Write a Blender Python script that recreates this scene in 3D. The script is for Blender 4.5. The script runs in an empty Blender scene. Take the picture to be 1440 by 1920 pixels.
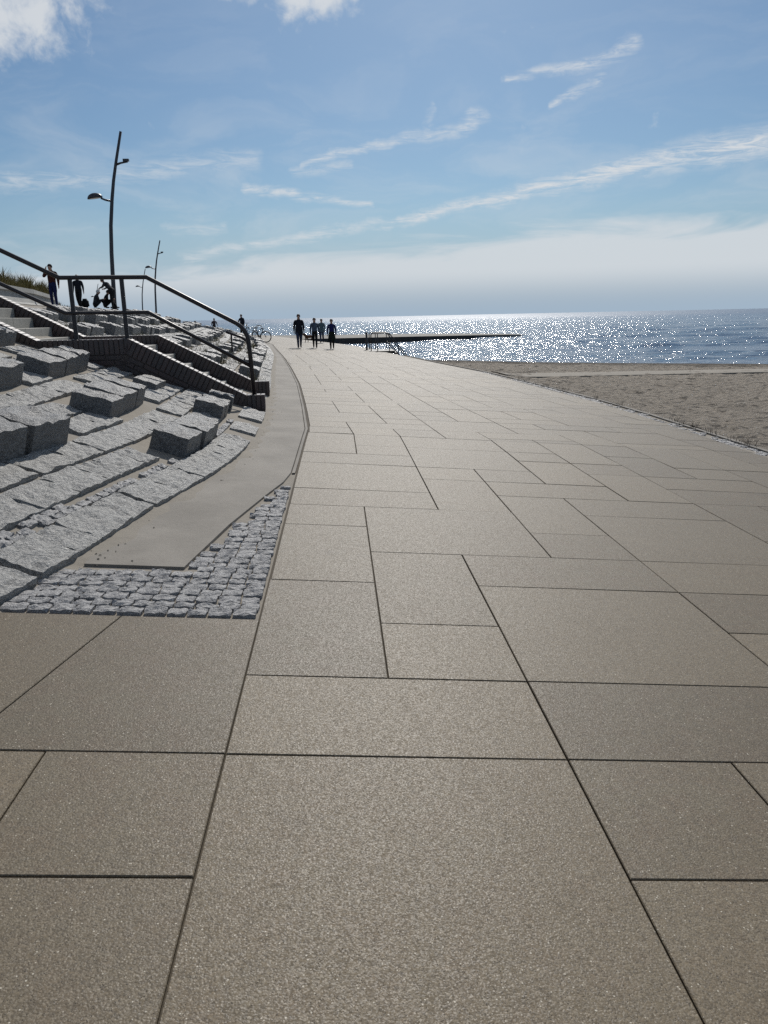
import bpy, bmesh, math, random
from mathutils import Vector, Matrix, noise
random.seed(7)
D = bpy.data
SC = bpy.context.scene
COL = SC.collection
rad = math.radians

# ------------------------------------------------------------------ camera
cam_data = D.cameras.new('camera')
cam = D.objects.new('camera', cam_data)
COL.objects.link(cam)
RX = Vector((0.998038, -0.05906, -0.020764)); UX = Vector((0.034642, 0.244755, 0.968966)); FX = Vector((0.052145, 0.967784, -0.246321))
cam.matrix_world = Matrix(((RX.x, UX.x, -FX.x, 0), (RX.y, UX.y, -FX.y, 0), (RX.z, UX.z, -FX.z, 1.6), (0, 0, 0, 1)))
cam_data.sensor_fit = 'VERTICAL'; cam_data.sensor_height = 36.0; cam_data.sensor_width = 27.0
cam_data.lens = 36.0 * 1442 / 1920
cam_data.clip_start = 0.05; cam_data.clip_end = 60000
SC.camera = cam

# ------------------------------------------------------------------ light
SUN_AZ, SUN_EL = 8.5, 39.0
sun_data = D.lights.new('sun', 'SUN'); sun_data.energy = 5.0; sun_data.angle = rad(0.53); sun_data.color = (1.0, 0.955, 0.89)
sun = D.objects.new('sun', sun_data); COL.objects.link(sun)
sd = Vector((math.sin(rad(SUN_AZ)) * math.cos(rad(SUN_EL)), math.cos(rad(SUN_AZ)) * math.cos(rad(SUN_EL)), math.sin(rad(SUN_EL))))
sun.rotation_euler = (-sd).to_track_quat('-Z', 'Y').to_euler(); sun.location = sd * 80
vs = SC.view_settings
vs.view_transform = 'Standard'; vs.look = 'None'; vs.gamma = 1.0; vs.use_curve_mapping = False; vs.exposure = -0.35
SC.cycles.use_denoising = False
SC.cycles.max_bounces = 4; SC.cycles.diffuse_bounces = 2; SC.cycles.glossy_bounces = 2


class NT:
    """small helper round a node tree"""
    def __init__(s, tree): s.t = tree; s.n = tree.nodes; s.l = tree.links
    def add(s, typ, **kw):
        n = s.n.new(typ)
        for k, v in kw.items(): setattr(n, k, v)
        return n
    def put(s, sock, v):
        if isinstance(v, bpy.types.NodeSocket): s.l.new(v, sock)
        elif v is not None: sock.default_value = v
    def m(s, op, a, b=None, c=None, clamp=False):
        n = s.add('ShaderNodeMath', operation=op); n.use_clamp = clamp
        s.put(n.inputs[0], a)
        if b is not None: s.put(n.inputs[1], b)
        if c is not None: s.put(n.inputs[2], c)
        return n.outputs[0]
    def v(s, op, a, b=None, scale=None):
        n = s.add('ShaderNodeVectorMath', operation=op)
        s.put(n.inputs[0], a)
        if b is not None: s.put(n.inputs[1], b)
        if scale is not None: s.put(n.inputs['Scale'], scale)
        return n.outputs['Value'] if op in ('DOT_PRODUCT', 'LENGTH', 'DISTANCE') else n.outputs['Vector']
    def noise(s, vec, scale, detail=3, rough=0.55, dist=0.0, dims='3D'):
        n = s.add('ShaderNodeTexNoise', noise_dimensions=dims)
        s.put(n.inputs['Vector'], vec)
        for k, v in (('Scale', scale), ('Detail', detail), ('Roughness', rough), ('Distortion', dist)): n.inputs[k].default_value = v
        return n.outputs['Fac'], n.outputs['Color']
    def voro(s, vec, scale, feature='F1', rnd=1.0):
        n = s.add('ShaderNodeTexVoronoi', feature=feature); s.put(n.inputs['Vector'], vec)
        n.inputs['Scale'].default_value = scale; n.inputs['Randomness'].default_value = rnd
        return n.outputs
    def ramp(s, fac, lo, hi, a=0.0, b=1.0, smooth=True):
        n = s.add('ShaderNodeMapRange', interpolation_type='SMOOTHSTEP' if smooth else 'LINEAR')
        s.put(n.inputs[0], fac)
        for i, v in ((1, lo), (2, hi), (3, a), (4, b)): s.put(n.inputs[i], v)
        return n.outputs[0]
    def mix(s, fac, a, b, mode='MIX'):
        n = s.add('ShaderNodeMix', data_type='RGBA', blend_type=mode)
        s.put(n.inputs[0], fac); s.put(n.inputs[6], col4(a)); s.put(n.inputs[7], col4(b))
        return n.outputs[2]
    def bump(s, h, strength=0.5, dist=0.01, normal=None):
        n = s.add('ShaderNodeBump'); s.put(n.inputs['Height'], h)
        n.inputs['Strength'].default_value = strength; n.inputs['Distance'].default_value = dist
        if normal is not None: s.put(n.inputs['Normal'], normal)
        return n.outputs[0]


def col4(c):
    return (c[0], c[1], c[2], 1.0) if isinstance(c, (tuple, list)) and len(c) == 3 else c

# ------------------------------------------------------------------ sky
w = D.worlds.new('World'); SC.world = w; w.use_nodes = True
T = NT(w.node_tree); T.n.clear()
SKY_STRENGTH = 0.072
sky = T.add('ShaderNodeTexSky', sky_type='NISHITA'); sky.sun_disc = False
sky.sun_elevation = rad(SUN_EL); sky.sun_rotation = rad(SUN_AZ)
sky.altitude = 0; sky.air_density = 1.0; sky.dust_density = 0.6; sky.ozone_density = 2.0
tc = T.add('ShaderNodeTexCoord')
dirv = tc.outputs['Generated']
sep = T.add('ShaderNodeSeparateXYZ'); T.l.new(dirv, sep.inputs[0])
az = T.m('MULTIPLY', T.m('ARCTAN2', sep.outputs[0], sep.outputs[1]), 180 / math.pi)
el = T.m('MULTIPLY', T.m('ARCSINE', sep.outputs[2]), 180 / math.pi)
cmb = T.add('ShaderNodeCombineXYZ'); T.put(cmb.inputs[0], az); T.put(cmb.inputs[1], el)
p0 = cmb.outputs[0]
_, wcol = T.noise(p0, 0.35, 3, 0.6)
p1 = T.v('ADD', p0, T.v('MULTIPLY', T.v('SUBTRACT', wcol, (0.5, 0.5, 0.5)), (2.6, 1.0, 0)))
_, wcol2 = T.noise(p0, 1.6, 2, 0.6)
p1 = T.v('ADD', p1, T.v('MULTIPLY', T.v('SUBTRACT', wcol2, (0.5, 0.5, 0.5)), (0.6, 0.22, 0)))
p1 = T.v('MULTIPLY', p1, (1, 1, 0))
# fibrous detail: stretched noise
fib, _ = T.noise(T.v('MULTIPLY', p0, (0.42, 2.4, 1)), 1.0, 5, 0.68, 0.9)
puf, _ = T.noise(p0, 0.55, 5, 0.6, 0.2)
wisps = [  # (az, el) points in degrees, width start, width end, strength
    ([(3.6, 6.3), (13.8, 8.1), (22.0, 9.45), (36, 10.4)], 0.35, 1.15, 0.9),
    ([(-2.3, 10.1), (5.8, 11.8), (9.4, 12.0), (10.2, 12.8)], 0.25, 0.62, 0.66),
    ([(6.6, 12.2), (7.2, 13.6)], 0.4, 0.2, 0.30),
    ([(11.9, 14.8), (18.0, 15.4), (19.5, 15.9)], 0.25, 0.7, 0.64),
    ([(14.7, 13.0), (17.9, 14.4)], 0.25, 0.5, 0.58),
    ([(-6.0, 8.8), (2.6, 7.6)], 0.42, 0.3, 0.75),
    ([(-22.0, 8.5), (-15.2, 9.1)], 0.7, 0.6, 0.50),
    ([(-14.0, 9.5), (-5.0, 10.5)], 0.9, 0.7, 0.45),
    ([(-2.5, 9.8), (1.2, 10.0)], 0.4, 0.35, 0.45),
    ([(-10.5, 4.2), (3.4, 6.4)], 0.5, 0.45, 0.6),
    ([(-11.0, 6.0), (-7.5, 6.2)], 0.45, 0.4, 0.45),
]
acc = None
for pts, w0, w1, st in wisps:
    n = len(pts) - 1
    for i in range(n):
        a, b = pts[i], pts[i + 1]
        ba = (b[0] - a[0], b[1] - a[1], 0); L2 = ba[0] ** 2 + ba[1] ** 2
        pa = T.v('SUBTRACT', p1, (a[0], a[1], 0))
        h = T.m('DIVIDE', T.v('DOT_PRODUCT', pa, ba), L2, clamp=True)
        bh = T.add('ShaderNodeVectorMath', operation='SCALE'); bh.inputs[0].default_value = ba; T.put(bh.inputs['Scale'], h)
        d = T.v('LENGTH', T.v('SUBTRACT', pa, bh.outputs['Vector']))
        wa = w0 + (w1 - w0) * i / n; wb = w0 + (w1 - w0) * (i + 1) / n
        ww = T.m('MULTIPLY_ADD', h, wb - wa, wa)
        mk = T.m('MULTIPLY', T.ramp(T.m('DIVIDE', d, ww), 1.5, -0.25), st)
        acc = mk if acc is None else T.m('MAXIMUM', acc, mk)
wisp = T.m('MULTIPLY', acc, T.ramp(fib, 0.30, 0.70, 0.12, 1.25))
# puffy cumulus edges high up: one low-frequency field all round the sky
# (the photograph shows two of them at the top of the frame)
puffs = [((-20.5, 18.2), 7.5, 3.9), ((-0.8, 20.0), 4.8, 2.3), ((-6.0, 20.4), 4.0, 1.7)]
pacc = None
for c, rx_, ry_ in puffs:
    q = T.v('MULTIPLY', T.v('SUBTRACT', p1, (c[0], c[1], 0)), (1 / rx_, 1 / ry_, 0))
    mk = T.ramp(T.v('LENGTH', q), 1.25, 0.1)
    pacc = mk if pacc is None else T.m('MAXIMUM', pacc, mk)
pacc = T.m('MAXIMUM', pacc, T.m('MULTIPLY', T.ramp(el, 19.5, 23.0), T.ramp(T.noise(p0, 0.06, 2)[0], 0.46, 0.62)))
puffm = T.ramp(T.m('ADD', T.m('MULTIPLY', pacc, 0.95), T.m('MULTIPLY', T.m('SUBTRACT', puf, 0.5), 1.7)), 0.22, 1.0)
# low bank of cloud over the horizon, ragged upper side
bk, _ = T.noise(T.v('MULTIPLY', p0, (0.09, 0.5, 1)), 1.0, 4, 0.6, 0.6)
top = T.m('ADD', T.m('MULTIPLY', T.m('SUBTRACT', bk, 0.5), 4.5), T.m('ADD', 3.3, T.m('MULTIPLY', T.ramp(T.m('ABSOLUTE', T.m('SUBTRACT', az, 26)), 52, 0), 2.5)))
bank = T.ramp(T.m('SUBTRACT', top, el), -0.5, 1.1)
bank = T.m('MULTIPLY', bank, T.ramp(el, -0.5, 3.2, 0.22, 0.78))
veil, _ = T.noise(T.v('MULTIPLY', p1, (0.10, 0.32, 1)), 1.0, 4, 0.6, 0.8)
veilm = T.m('MULTIPLY', T.ramp(veil, 0.40, 0.80), T.ramp(el, 24, 4, 0.04, 0.34))
cl = T.m('MAXIMUM', T.m('MAXIMUM', wisp, T.m('MULTIPLY', puffm, 0.9)), T.m('MAXIMUM', bank, veilm))
K = 0.92 / SKY_STRENGTH
HK = 0.56 / SKY_STRENGTH
white = T.mix(T.ramp(el, 0.0, 3.2), (0.86 * HK, 0.98 * HK, 1.10 * HK), (0.93 * K, 0.97 * K, 1.01 * K))
skyc = T.mix(1.0, sky.outputs[0], (0.74, 0.945, 1.09), 'MULTIPLY')
skyc = T.mix(T.ramp(el, 9.0, 0.0), skyc, (0.45 / SKY_STRENGTH, 0.60 / SKY_STRENGTH, 0.76 / SKY_STRENGTH))
final = T.mix(cl, skyc, white)
w.cycles.sampling_method = 'NONE'
bg = T.add('ShaderNodeBackground'); bg.inputs[1].default_value = SKY_STRENGTH
T.l.new(final, bg.inputs[0])
wo = T.add('ShaderNodeOutputWorld'); T.l.new(bg.outputs[0], wo.inputs[0])


# ------------------------------------------------------------------ materials
def material(name):
    m = D.materials.new(name); m.use_nodes = True
    t = NT(m.node_tree)
    b = t.n['Principled BSDF']
    return m, t, b


def pos(t):
    return t.add('ShaderNodeNewGeometry').outputs['Position']


def plain(name, c, rough=0.6, metal=0.0, spec=0.5, var=0.12):
    m, t, b = material(name)
    f, _ = t.noise(pos(t), 9.0, 4)
    c2 = tuple(x * (1 - var) for x in c); c3 = tuple(min(1, x * (1 + var)) for x in c)
    t.put(b.inputs['Base Color'], t.mix(f, c2, c3))
    b.inputs['Roughness'].default_value = rough; b.inputs['Metallic'].default_value = metal
    b.inputs['Specular IOR Level'].default_value = spec
    return m


def slab_material():
    m, t, b = material('exposed_aggregate')
    p = pos(t)
    oi = t.add('ShaderNodeObjectInfo').outputs['Random']
    big, _ = t.noise(p, 1.3, 3); mid, _ = t.noise(p, 9, 3); fine, _ = t.noise(p, 130, 2, 0.7)
    v1 = t.voro(p, 150); v2 = t.voro(p, 260)
    s1 = t.add('ShaderNodeSeparateColor'); t.l.new(v1['Color'], s1.inputs[0])
    s2 = t.add('ShaderNodeSeparateColor'); t.l.new(v2['Color'], s2.inputs[0])
    base = t.mix(t.ramp(big, 0.35, 0.65), (0.126, 0.098, 0.061), (0.144, 0.118, 0.077))
    base = t.mix(t.ramp(mid, 0.42, 0.62, 0, 0.6), base, (0.132, 0.092, 0.058))
    base = t.mix(t.m('MULTIPLY', oi, 0.8), base, (0.205, 0.163, 0.106))
    o2 = t.m('FRACT', t.m('MULTIPLY', oi, 13.7)); base = t.mix(t.m('MULTIPLY', o2, 0.35), base, (0.098, 0.082, 0.060))
    # aggregate grains: each cell its own tone
    base = t.mix(t.m('MULTIPLY', s1.outputs[0], 0.6), base, (0.052, 0.043, 0.031))
    base = t.mix(t.ramp(s2.outputs[1], 0.6, 1.0, 0, 0.55), base, (0.25, 0.215, 0.16))
    base = t.mix(t.m('MULTIPLY', t.ramp(s1.outputs[1], 0.965, 0.98), t.ramp(v1['Distance'], 0.45, 0.25)), base, (0.48, 0.44, 0.36))
    base = t.mix(t.m('MULTIPLY', t.ramp(s2.outputs[2], 0.90, 0.93), t.ramp(v2['Distance'], 0.5, 0.3)), base, (0.030, 0.025, 0.02))
    # stray stains
    st, _ = t.noise(p, 3.1, 5, 0.65)
    base = t.mix(t.ramp(st, 0.57, 0.78, 0, 0.4), base, (0.07, 0.06, 0.045))
    sp = t.voro(p, 1.7); sp2 = t.add('ShaderNodeSeparateColor'); t.l.new(sp['Color'], sp2.inputs[0])
    base = t.mix(t.m('MULTIPLY', t.ramp(sp['Distance'], 0.035, 0.02), t.ramp(sp2.outputs[0], 0.6, 0.62, 0, 0.75)), base, (0.028, 0.025, 0.022))
    dr, _ = t.noise(p, 0.55, 5, 0.7)
    base = t.mix(t.ramp(dr, 0.55, 0.80, 0, 0.5), base, (0.19, 0.158, 0.115))
    t.put(b.inputs['Base Color'], base)
    t.put(b.inputs['Roughness'], t.ramp(s2.outputs[0], 0.0, 1.0, 0.45, 0.75))
    b.inputs['Specular IOR Level'].default_value = 0.24
    h = t.m('ADD', t.m('MULTIPLY', v1['Distance'], -0.8), t.m('MULTIPLY', fine, 0.8))
    t.put(b.inputs['Normal'], t.bump(h, 0.5, 0.002))
    return m


def granite_material(name, lo, hi, rough=0.72, bumpd=0.02, scale=1.0):
    m, t, b = material(name)
    tcn = t.add('ShaderNodeTexCoord'); p = pos(t)
    oi = t.add('ShaderNodeObjectInfo').outputs['Random']
    f1, _ = t.noise(t.v('MULTIPLY', p, (1, .45, 1)), 22 * scale, 5, 0.72); f2, _ = t.noise(p, 60 * scale, 4, 0.75); f3, _ = t.noise(p, 220, 2)
    c = t.mix(t.ramp(f2, 0.30, 0.68), lo, hi)
    c = t.mix(t.ramp(f1, 0.52, 0.36, 0, 0.55), c, tuple(x * 0.6 for x in lo))
    c = t.mix(t.m('MULTIPLY', oi, 0.4), c, tuple(x * 0.72 for x in hi))
    c = t.mix(t.ramp(f3, 0.62, 0.72, 0, 0.8), c, (0.05, 0.05, 0.055))
    c = t.mix(t.ramp(f3, 0.36, 0.28, 0, 0.6), c, (0.66, 0.66, 0.64))
    t.put(b.inputs['Base Color'], c); b.inputs['Roughness'].default_value = rough
    b.inputs['Specular IOR Level'].default_value = 0.45
    hh = t.m('ADD', t.m('MULTIPLY', f1, 1.6), t.m('MULTIPLY', f2, 0.5))
    t.put(b.inputs['Normal'], t.bump(hh, 1.0, bumpd))
    return m


def sand_material(name, a, bcol, bumps=0.03, foot=True):
    m, t, b = material(name)
    p = pos(t)
    f, _ = t.noise(p, 0.8, 4); g, _ = t.noise(p, 400, 2); k, _ = t.noise(p, 6, 5, 0.65)
    c = t.mix(f, a, bcol)
    c = t.mix(t.ramp(g, 0.55, 0.75, 0, 0.5), c, tuple(x * 0.55 for x in a))
    if foot:
        pit_shade, _ = t.noise(p, 3.6, 5, 0.72)
        c = t.mix(t.ramp(pit_shade, 0.525, 0.60, 0, 0.85), c, (0.055, 0.046, 0.036))  # dark flecks paint in the shade of footprint hollows
        sz = t.add('ShaderNodeSeparateXYZ'); t.l.new(p, sz.inputs[0])
        c = t.mix(t.ramp(sz.outputs[2], -.84, -.93, 0, .8), c, (0.045, 0.036, 0.026))
    t.put(b.inputs['Base Color'], c); b.inputs['Roughness'].default_value = 0.9
    b.inputs['Specular IOR Level'].default_value = 0.2
    t.put(b.inputs['Normal'], t.bump(t.m('ADD', k, t.m('MULTIPLY', g, 0.08)), 0.9, bumps))
    return m


def concrete_material(name, a, bcol, rough=0.8):
    m, t, b = material(name)
    p = pos(t)
    f, _ = t.noise(p, 1.2, 6, 0.65); g, _ = t.noise(p, 26, 4, 0.7); k, _ = t.noise(p, 240, 2)
    c = t.mix(t.ramp(f, 0.3, 0.7), a, bcol)
    c = t.mix(t.ramp(g, 0.55, 0.8, 0, 0.4), c, tuple(x * 0.6 for x in a))
    t.put(b.inputs['Base Color'], c); b.inputs['Roughness'].default_value = rough
    b.inputs['Specular IOR Level'].default_value = 0.35
    t.put(b.inputs['Normal'], t.bump(t.m('ADD', g, t.m('MULTIPLY', k, 0.4)), 0.5, 0.006))
    return m


def brick_material():
    m, t, b = material('clinker_brick')
    oi = t.add('ShaderNodeObjectInfo').outputs['Random']; p = pos(t)
    f, _ = t.noise(p, 30, 4, 0.7)
    c = t.mix(oi, (0.016, 0.007, 0.007), (0.042, 0.015, 0.012))
    c = t.mix(t.ramp(f, 0.4, 0.75, 0, 0.7), c, (0.018, 0.011, 0.011))
    t.put(b.inputs['Base Color'], c); b.inputs['Roughness'].default_value = 0.46; b.inputs['Specular IOR Level'].default_value = 0.9
    t.put(b.inputs['Normal'], t.bump(f, 0.4, 0.004))
    return m


def water_material():
    m, t, b = material('sea_water')
    p = pos(t)
    c, _ = t.noise(t.v('MULTIPLY', p, (1.0, 1.4, 1)), 1.1, 4, 0.65, 0.4)
    n3 = t.bump(c, 1.0, 0.21)
    big, _ = t.noise(t.v('MULTIPLY', p, (0.012, 0.05, 1)), 1.0, 4, 0.6)
    t.put(b.inputs['Base Color'], t.mix(big, (0.045, 0.085, 0.150), (0.060, 0.105, 0.170)))
    t.put(b.inputs['Roughness'], t.ramp(t.v('LENGTH', p), 40, 700, 0.12, 0.34)); b.inputs['IOR'].default_value = 1.333
    t.put(b.inputs['Normal'], n3)
    return m


def grass_material(name, a, bcol):
    m, t, b = material(name)
    p = pos(t); f, _ = t.noise(p, 3.0, 3)
    t.put(b.inputs['Base Color'], t.mix(f, a, bcol)); b.inputs['Roughness'].default_value = 0.7
    b.inputs['Specular IOR Level'].default_value = 0.2
    return m


M = dict(
    slab=slab_material(),
    granite=granite_material('rough_granite', (0.22, 0.217, 0.206), (0.60, 0.588, 0.555), 0.6, 0.045),
    block=granite_material('split_granite_block', (0.045, 0.046, 0.048), (0.25, 0.247, 0.24), 0.46, 0.022),
    cobble=granite_material('granite_cobble', (0.12, 0.12, 0.124), (0.46, 0.452, 0.445), 0.6, 0.012, 1.6),
    sand=sand_material('beach_sand', (0.285, 0.248, 0.20), (0.35, 0.305, 0.25), 0.3),
    drift=sand_material('blown_sand', (0.22, 0.20, 0.17), (0.29, 0.262, 0.22), 0.012, False),
    joint=sand_material('joint_dirt', (0.045, 0.038, 0.03), (0.12, 0.10, 0.075), 0.004, False),
    band=concrete_material('sanded_concrete', (0.150, 0.136, 0.116), (0.225, 0.206, 0.178)),
    step=concrete_material('step_concrete', (0.27, 0.262, 0.235), (0.34, 0.33, 0.30)),
    wallc=concrete_material('wall_concrete', (0.30, 0.30, 0.285), (0.38, 0.375, 0.355)),
    jetty=concrete_material('jetty_concrete', (0.11, 0.105, 0.092), (0.16, 0.15, 0.13)),
    wet_shaded=concrete_material('wet_shaded_concrete', (0.012, 0.013, 0.012), (0.022, 0.023, 0.02), 0.5),  # near-black: wet concrete with backlit shade worked into the colour
    brick=brick_material(),
    mortar=plain('mortar', (0.075, 0.062, 0.055), 0.9),
    water=water_material(),
    rail=plain('brown_painted_steel', (0.018, 0.014, 0.016), 0.42, 0.0, 0.5),
    lamp=plain('dark_lamp_steel', (0.035, 0.035, 0.042), 0.4),
    glass=plain('lamp_glass', (0.5, 0.5, 0.5), 0.2),
    grass=grass_material('dune_grass', (0.11, 0.105, 0.035), (0.25, 0.20, 0.085)),
    dune=sand_material('dune_soil', (0.09, 0.085, 0.045), (0.13, 0.115, 0.07), 0.05, False),
    black=plain('black_rubber', (0.012, 0.012, 0.013), 0.55),
    chrome=plain('bike_metal', (0.045, 0.045, 0.05), 0.45, 0.2),
    bikeblue=plain('dark_frame_paint', (0.02, 0.022, 0.035), 0.35),
    skin=plain('skin', (0.42, 0.25, 0.18), 0.55), hair=plain('dark_hair', (0.018, 0.013, 0.010), 0.6), grey_hair=plain('grey_hair', (0.2, 0.19, 0.18), 0.6),
)


def fab(name, c):
    if name not in M: M[name] = plain('fabric_' + name, c, 0.85, 0, 0.25)
    return M[name]

# ------------------------------------------------------------------ mesh helpers
def link(o, parent=None):
    COL.objects.link(o)
    if parent is not None: o.parent = parent
    return o


def obj(name, verts, faces, mat, parent=None, smooth=False, loc=None):
    me = D.meshes.new(name); me.from_pydata([tuple(v) for v in verts], [], faces); me.update()
    for mm in (mat if isinstance(mat, (list, tuple)) else [mat]): me.materials.append(mm)
    if smooth: me.shade_smooth()
    o = D.objects.new(name, me)
    if loc is not None: o.location = loc
    return link(o, parent)


def inst(name, me, parent=None, mat4=None):
    o = D.objects.new(name, me); link(o, parent)
    if mat4 is not None: o.matrix_basis = mat4
    return o


def empty(name, loc=(0, 0, 0), rz=0.0):
    o = D.objects.new(name, None); o.empty_display_size = 0.2; o.location = loc; o.rotation_euler = (0, 0, rz)
    return link(o)


def tag(o, label=None, cat=None, group=None, kind=None):
    if label: o['label'] = label
    if cat: o['category'] = cat
    if group: o['group'] = group
    if kind: o['kind'] = kind
    return o


class MB:
    def __init__(s): s.v = []; s.f = []
    def add(s, vs, fs):
        n = len(s.v); s.v += [tuple(v) for v in vs]; s.f += [tuple(i + n for i in f) for f in fs]
    def box(s, c, size, R=None):
        vs = []
        for z in (-.5, .5):
            for y in (-.5, .5):
                for x in (-.5, .5):
                    q = Vector((x * size[0], y * size[1], z * size[2]))
                    if R is not None: q = R @ q
                    vs.append(Vector(c) + q)
        s.add(vs, [(0, 2, 3, 1), (4, 5, 7, 6), (0, 1, 5, 4), (2, 6, 7, 3), (0, 4, 6, 2), (1, 3, 7, 5)])
    def tube(s, pts, r, n=10, cap=True, flat=1.0):
        pts = [Vector(p) for p in pts]; k = len(pts)
        rs = r if isinstance(r, (list, tuple)) else [r] * k
        rings = []; up = None
        for i, p in enumerate(pts):
            t = (pts[min(i + 1, k - 1)] - pts[max(i - 1, 0)]).normalized()
            if up is None:
                up = Vector((0, 0, 1)) if abs(t.z) < 0.9 else Vector((0, 1, 0))
            a = t.cross(up).normalized(); b = a.cross(t).normalized(); up = b
            rings.append([p + (a * math.cos(2 * math.pi * j / n) + b * math.sin(2 * math.pi * j / n) * flat) * rs[i] for j in range(n)])
        vs = [v for ring in rings for v in ring]; fs = []
        for i in range(k - 1):
            for j in range(n):
                fs.append((i * n + j, i * n + (j + 1) % n, (i + 1) * n + (j + 1) % n, (i + 1) * n + j))
        if cap:
            fs.append(tuple(reversed(range(n)))); fs.append(tuple((k - 1) * n + j for j in range(n)))
        s.add(vs, fs)
    def build(s, name, mat, parent=None, smooth=False, loc=None):
        return obj(name, s.v, s.f, mat, parent, smooth, loc)


def lerp(a, b, t): return a + (b - a) * t
def sstep(a, b, x):
    t = min(1, max(0, (x - a) / (b - a))); return t * t * (3 - 2 * t)


# ------------------------------------------------------------------ ground shape
def gz(X, Y):
    z0 = .0051 * min(Y, 9.0) - .246 * min(1, max(0, (Y - 10) / 35.0)) - .02 * min(20, max(0, Y - 72))
    return -.0763 * max(X, -6.0) + z0


BOT = [(-2.9, -1), (-2.2, 2.6), (-1.87, 4.0), (-1.58, 5.85), (-1.20, 8.35), (-1.16, 9.4), (-1.24, 12.2), (-1.47, 15.8), (-1.97, 22.2), (-2.88, 34.3), (-3.96, 44), (-4.85, 50.3), (-11, 70), (-19, 95), (-38, 140), (-68, 230)]
TOP = [(-10.5, -2), (-9.2, 2.5), (-8.6, 4.2), (-8.1, 6.2), (-7.7, 8.6), (-7.5, 9.7), (-7.5, 12.2), (-8.0, 15.6), (-9.2, 22), (-10.9, 34), (-11.6, 43.8), (-13.0, 50.5), (-17.4, 73), (-24.5, 101), (-40, 154), (-74, 244)]
CREST = 2.20


def cr(P, u):
    n = len(P); i = min(n - 2, max(0, int(u))); t = u - i
    V = [Vector(q) for q in P]
    a, b = V[i], V[i + 1]
    def tang(x, y, z):
        d1 = (y - x).length + 1e-9; d2 = (z - y).length + 1e-9
        return ((y - x) / d1 * d2 + (z - y) / d2 * d1) / (d1 + d2)
    L = (b - a).length
    m1 = tang(V[i - 1], a, b) * L if i > 0 else b - a
    m2 = tang(a, b, V[i + 2]) * L if i < n - 2 else b - a
    return a * (2 * t**3 - 3 * t**2 + 1) + m1 * (t**3 - 2 * t**2 + t) + b * (-2 * t**3 + 3 * t**2) + m2 * (t**3 - t**2)


def surf(u, p):
    b = cr(BOT, u); c = cr(TOP, u); wd = (c - b).length; f = p / wd
    q = b + (c - b) * f; zb = gz(b.x, b.y) + .03
    return Vector((q.x, q.y, zb + (CREST - zb) * f))


def width(u): return (cr(TOP, u) - cr(BOT, u)).length


def sframe(u, p):
    o = surf(u, p); t = (surf(u + .01, p) - surf(u - .01, p)).normalized(); s = (surf(u, p + .05) - surf(u, p - .05)).normalized()
    n = s.cross(t).normalized()
    if n.z < 0: n = -n
    s = n.cross(t).normalized()          # up the slope (to the left)
    return o, t, s, n


def slen(u, p): return (surf(u + .01, p) - surf(u - .01, p)).length / .02


LEFT = [(-.467, 3.85), (-.467, 7.9), (-.46, 10.9), (-.65, 14.07), (-.98, 18.9), (-1.55, 25.3), (-2.35, 33.3), (-4.04, 48.6), (-9.2, 66), (-14.5, 80), (-20, 95), (-40, 140)]
RIGHT = [(5.87, -4), (5.87, 8), (5.91, 10.2), (5.98, 12.3), (6.10, 15.5), (6.08, 18.8), (5.81, 23), (5.31, 29.15), (4.09, 36.2), (2.23, 49.7), (.6, 55.1), (-2.59, 60.8), (-4.49, 64.8), (-7, 69.5), (-11, 79), (-15.5, 92), (-36, 138)]


def at_y(P, Y):
    for (a, b) in zip(P, P[1:]):
        if a[1] <= Y <= b[1]: return lerp(a[0], b[0], (Y - a[1]) / (b[1] - a[1]))
    return P[0][0] if Y < P[0][1] else P[-1][0]


def leftx(Y):
    return at_y(BOT, Y) + .02 if Y < 3.85 else at_y(LEFT, Y)

# ------------------------------------------------------------------ sea
import numpy as np
nr, na = 720, 420
rr_ = 30 * (4200 / 30) ** (np.arange(nr) / (nr - 1.0)); aa = np.radians(np.linspace(-42, 47, na))
RR, AA = np.meshgrid(rr_, aa, indexing='ij'); XX = RR * np.sin(AA); YY = RR * np.cos(AA); ZZ = np.zeros_like(XX)
spc = np.maximum(RR * (aa[1] - aa[0]), np.gradient(rr_)[:, None])
rs_ = np.random.RandomState(4)
for k in range(64):
    lam = 0.75 * (26.0 / 0.75) ** (k / 63.0); th = rad(200) + rs_.normal(0, .50); kk = 2 * math.pi / lam; amp = .026 * lam / (2 * math.pi) * (1.15 if lam < 6 else .7)
    ph = rs_.uniform(0, 6.28); fade = np.clip((lam / spc - 2.2) / 2.5, 0, 1)
    if lam > 5: amp *= .55
    ZZ += amp * fade * np.sin(kk * (XX * math.sin(th) + YY * math.cos(th)) + ph + .8 * np.sin(XX * .05 + k) * np.cos(YY * .04 + 2 * k))
ZZ *= np.clip((YY - (47.5 - .55 * (XX - 4)) + 3) / 9, .12, 1) * 1.0
ZZ += -1.0
vv = np.stack([XX, YY, ZZ], -1).reshape(-1, 3)
ii = np.arange((nr - 1) * (na - 1)); ri = ii // (na - 1); ci = ii % (na - 1); a0 = ri * na + ci
ff = np.stack([a0, a0 + 1, a0 + na + 1, a0 + na], -1)
nb = len(vv); far_ring = [(30000, -2000, -1.03), (30000, 45000, -1.03), (-30000, 45000, -1.03), (-30000, -2000, -1.03)]
me = D.meshes.new('sea'); nf = len(ff) + 1
me.vertices.add(nb + 4); me.vertices.foreach_set('co', np.concatenate([vv, np.array(far_ring)]).astype('f').ravel())
me.loops.add(nf * 4); me.loops.foreach_set('vertex_index', np.concatenate([ff.ravel(), [nb, nb + 1, nb + 2, nb + 3]]).astype('i'))
me.polygons.add(nf); me.polygons.foreach_set('loop_start', (np.arange(nf) * 4).astype('i')); me.update(calc_edges=True); me.shade_smooth(); me.materials.append(M['water'])
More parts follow.
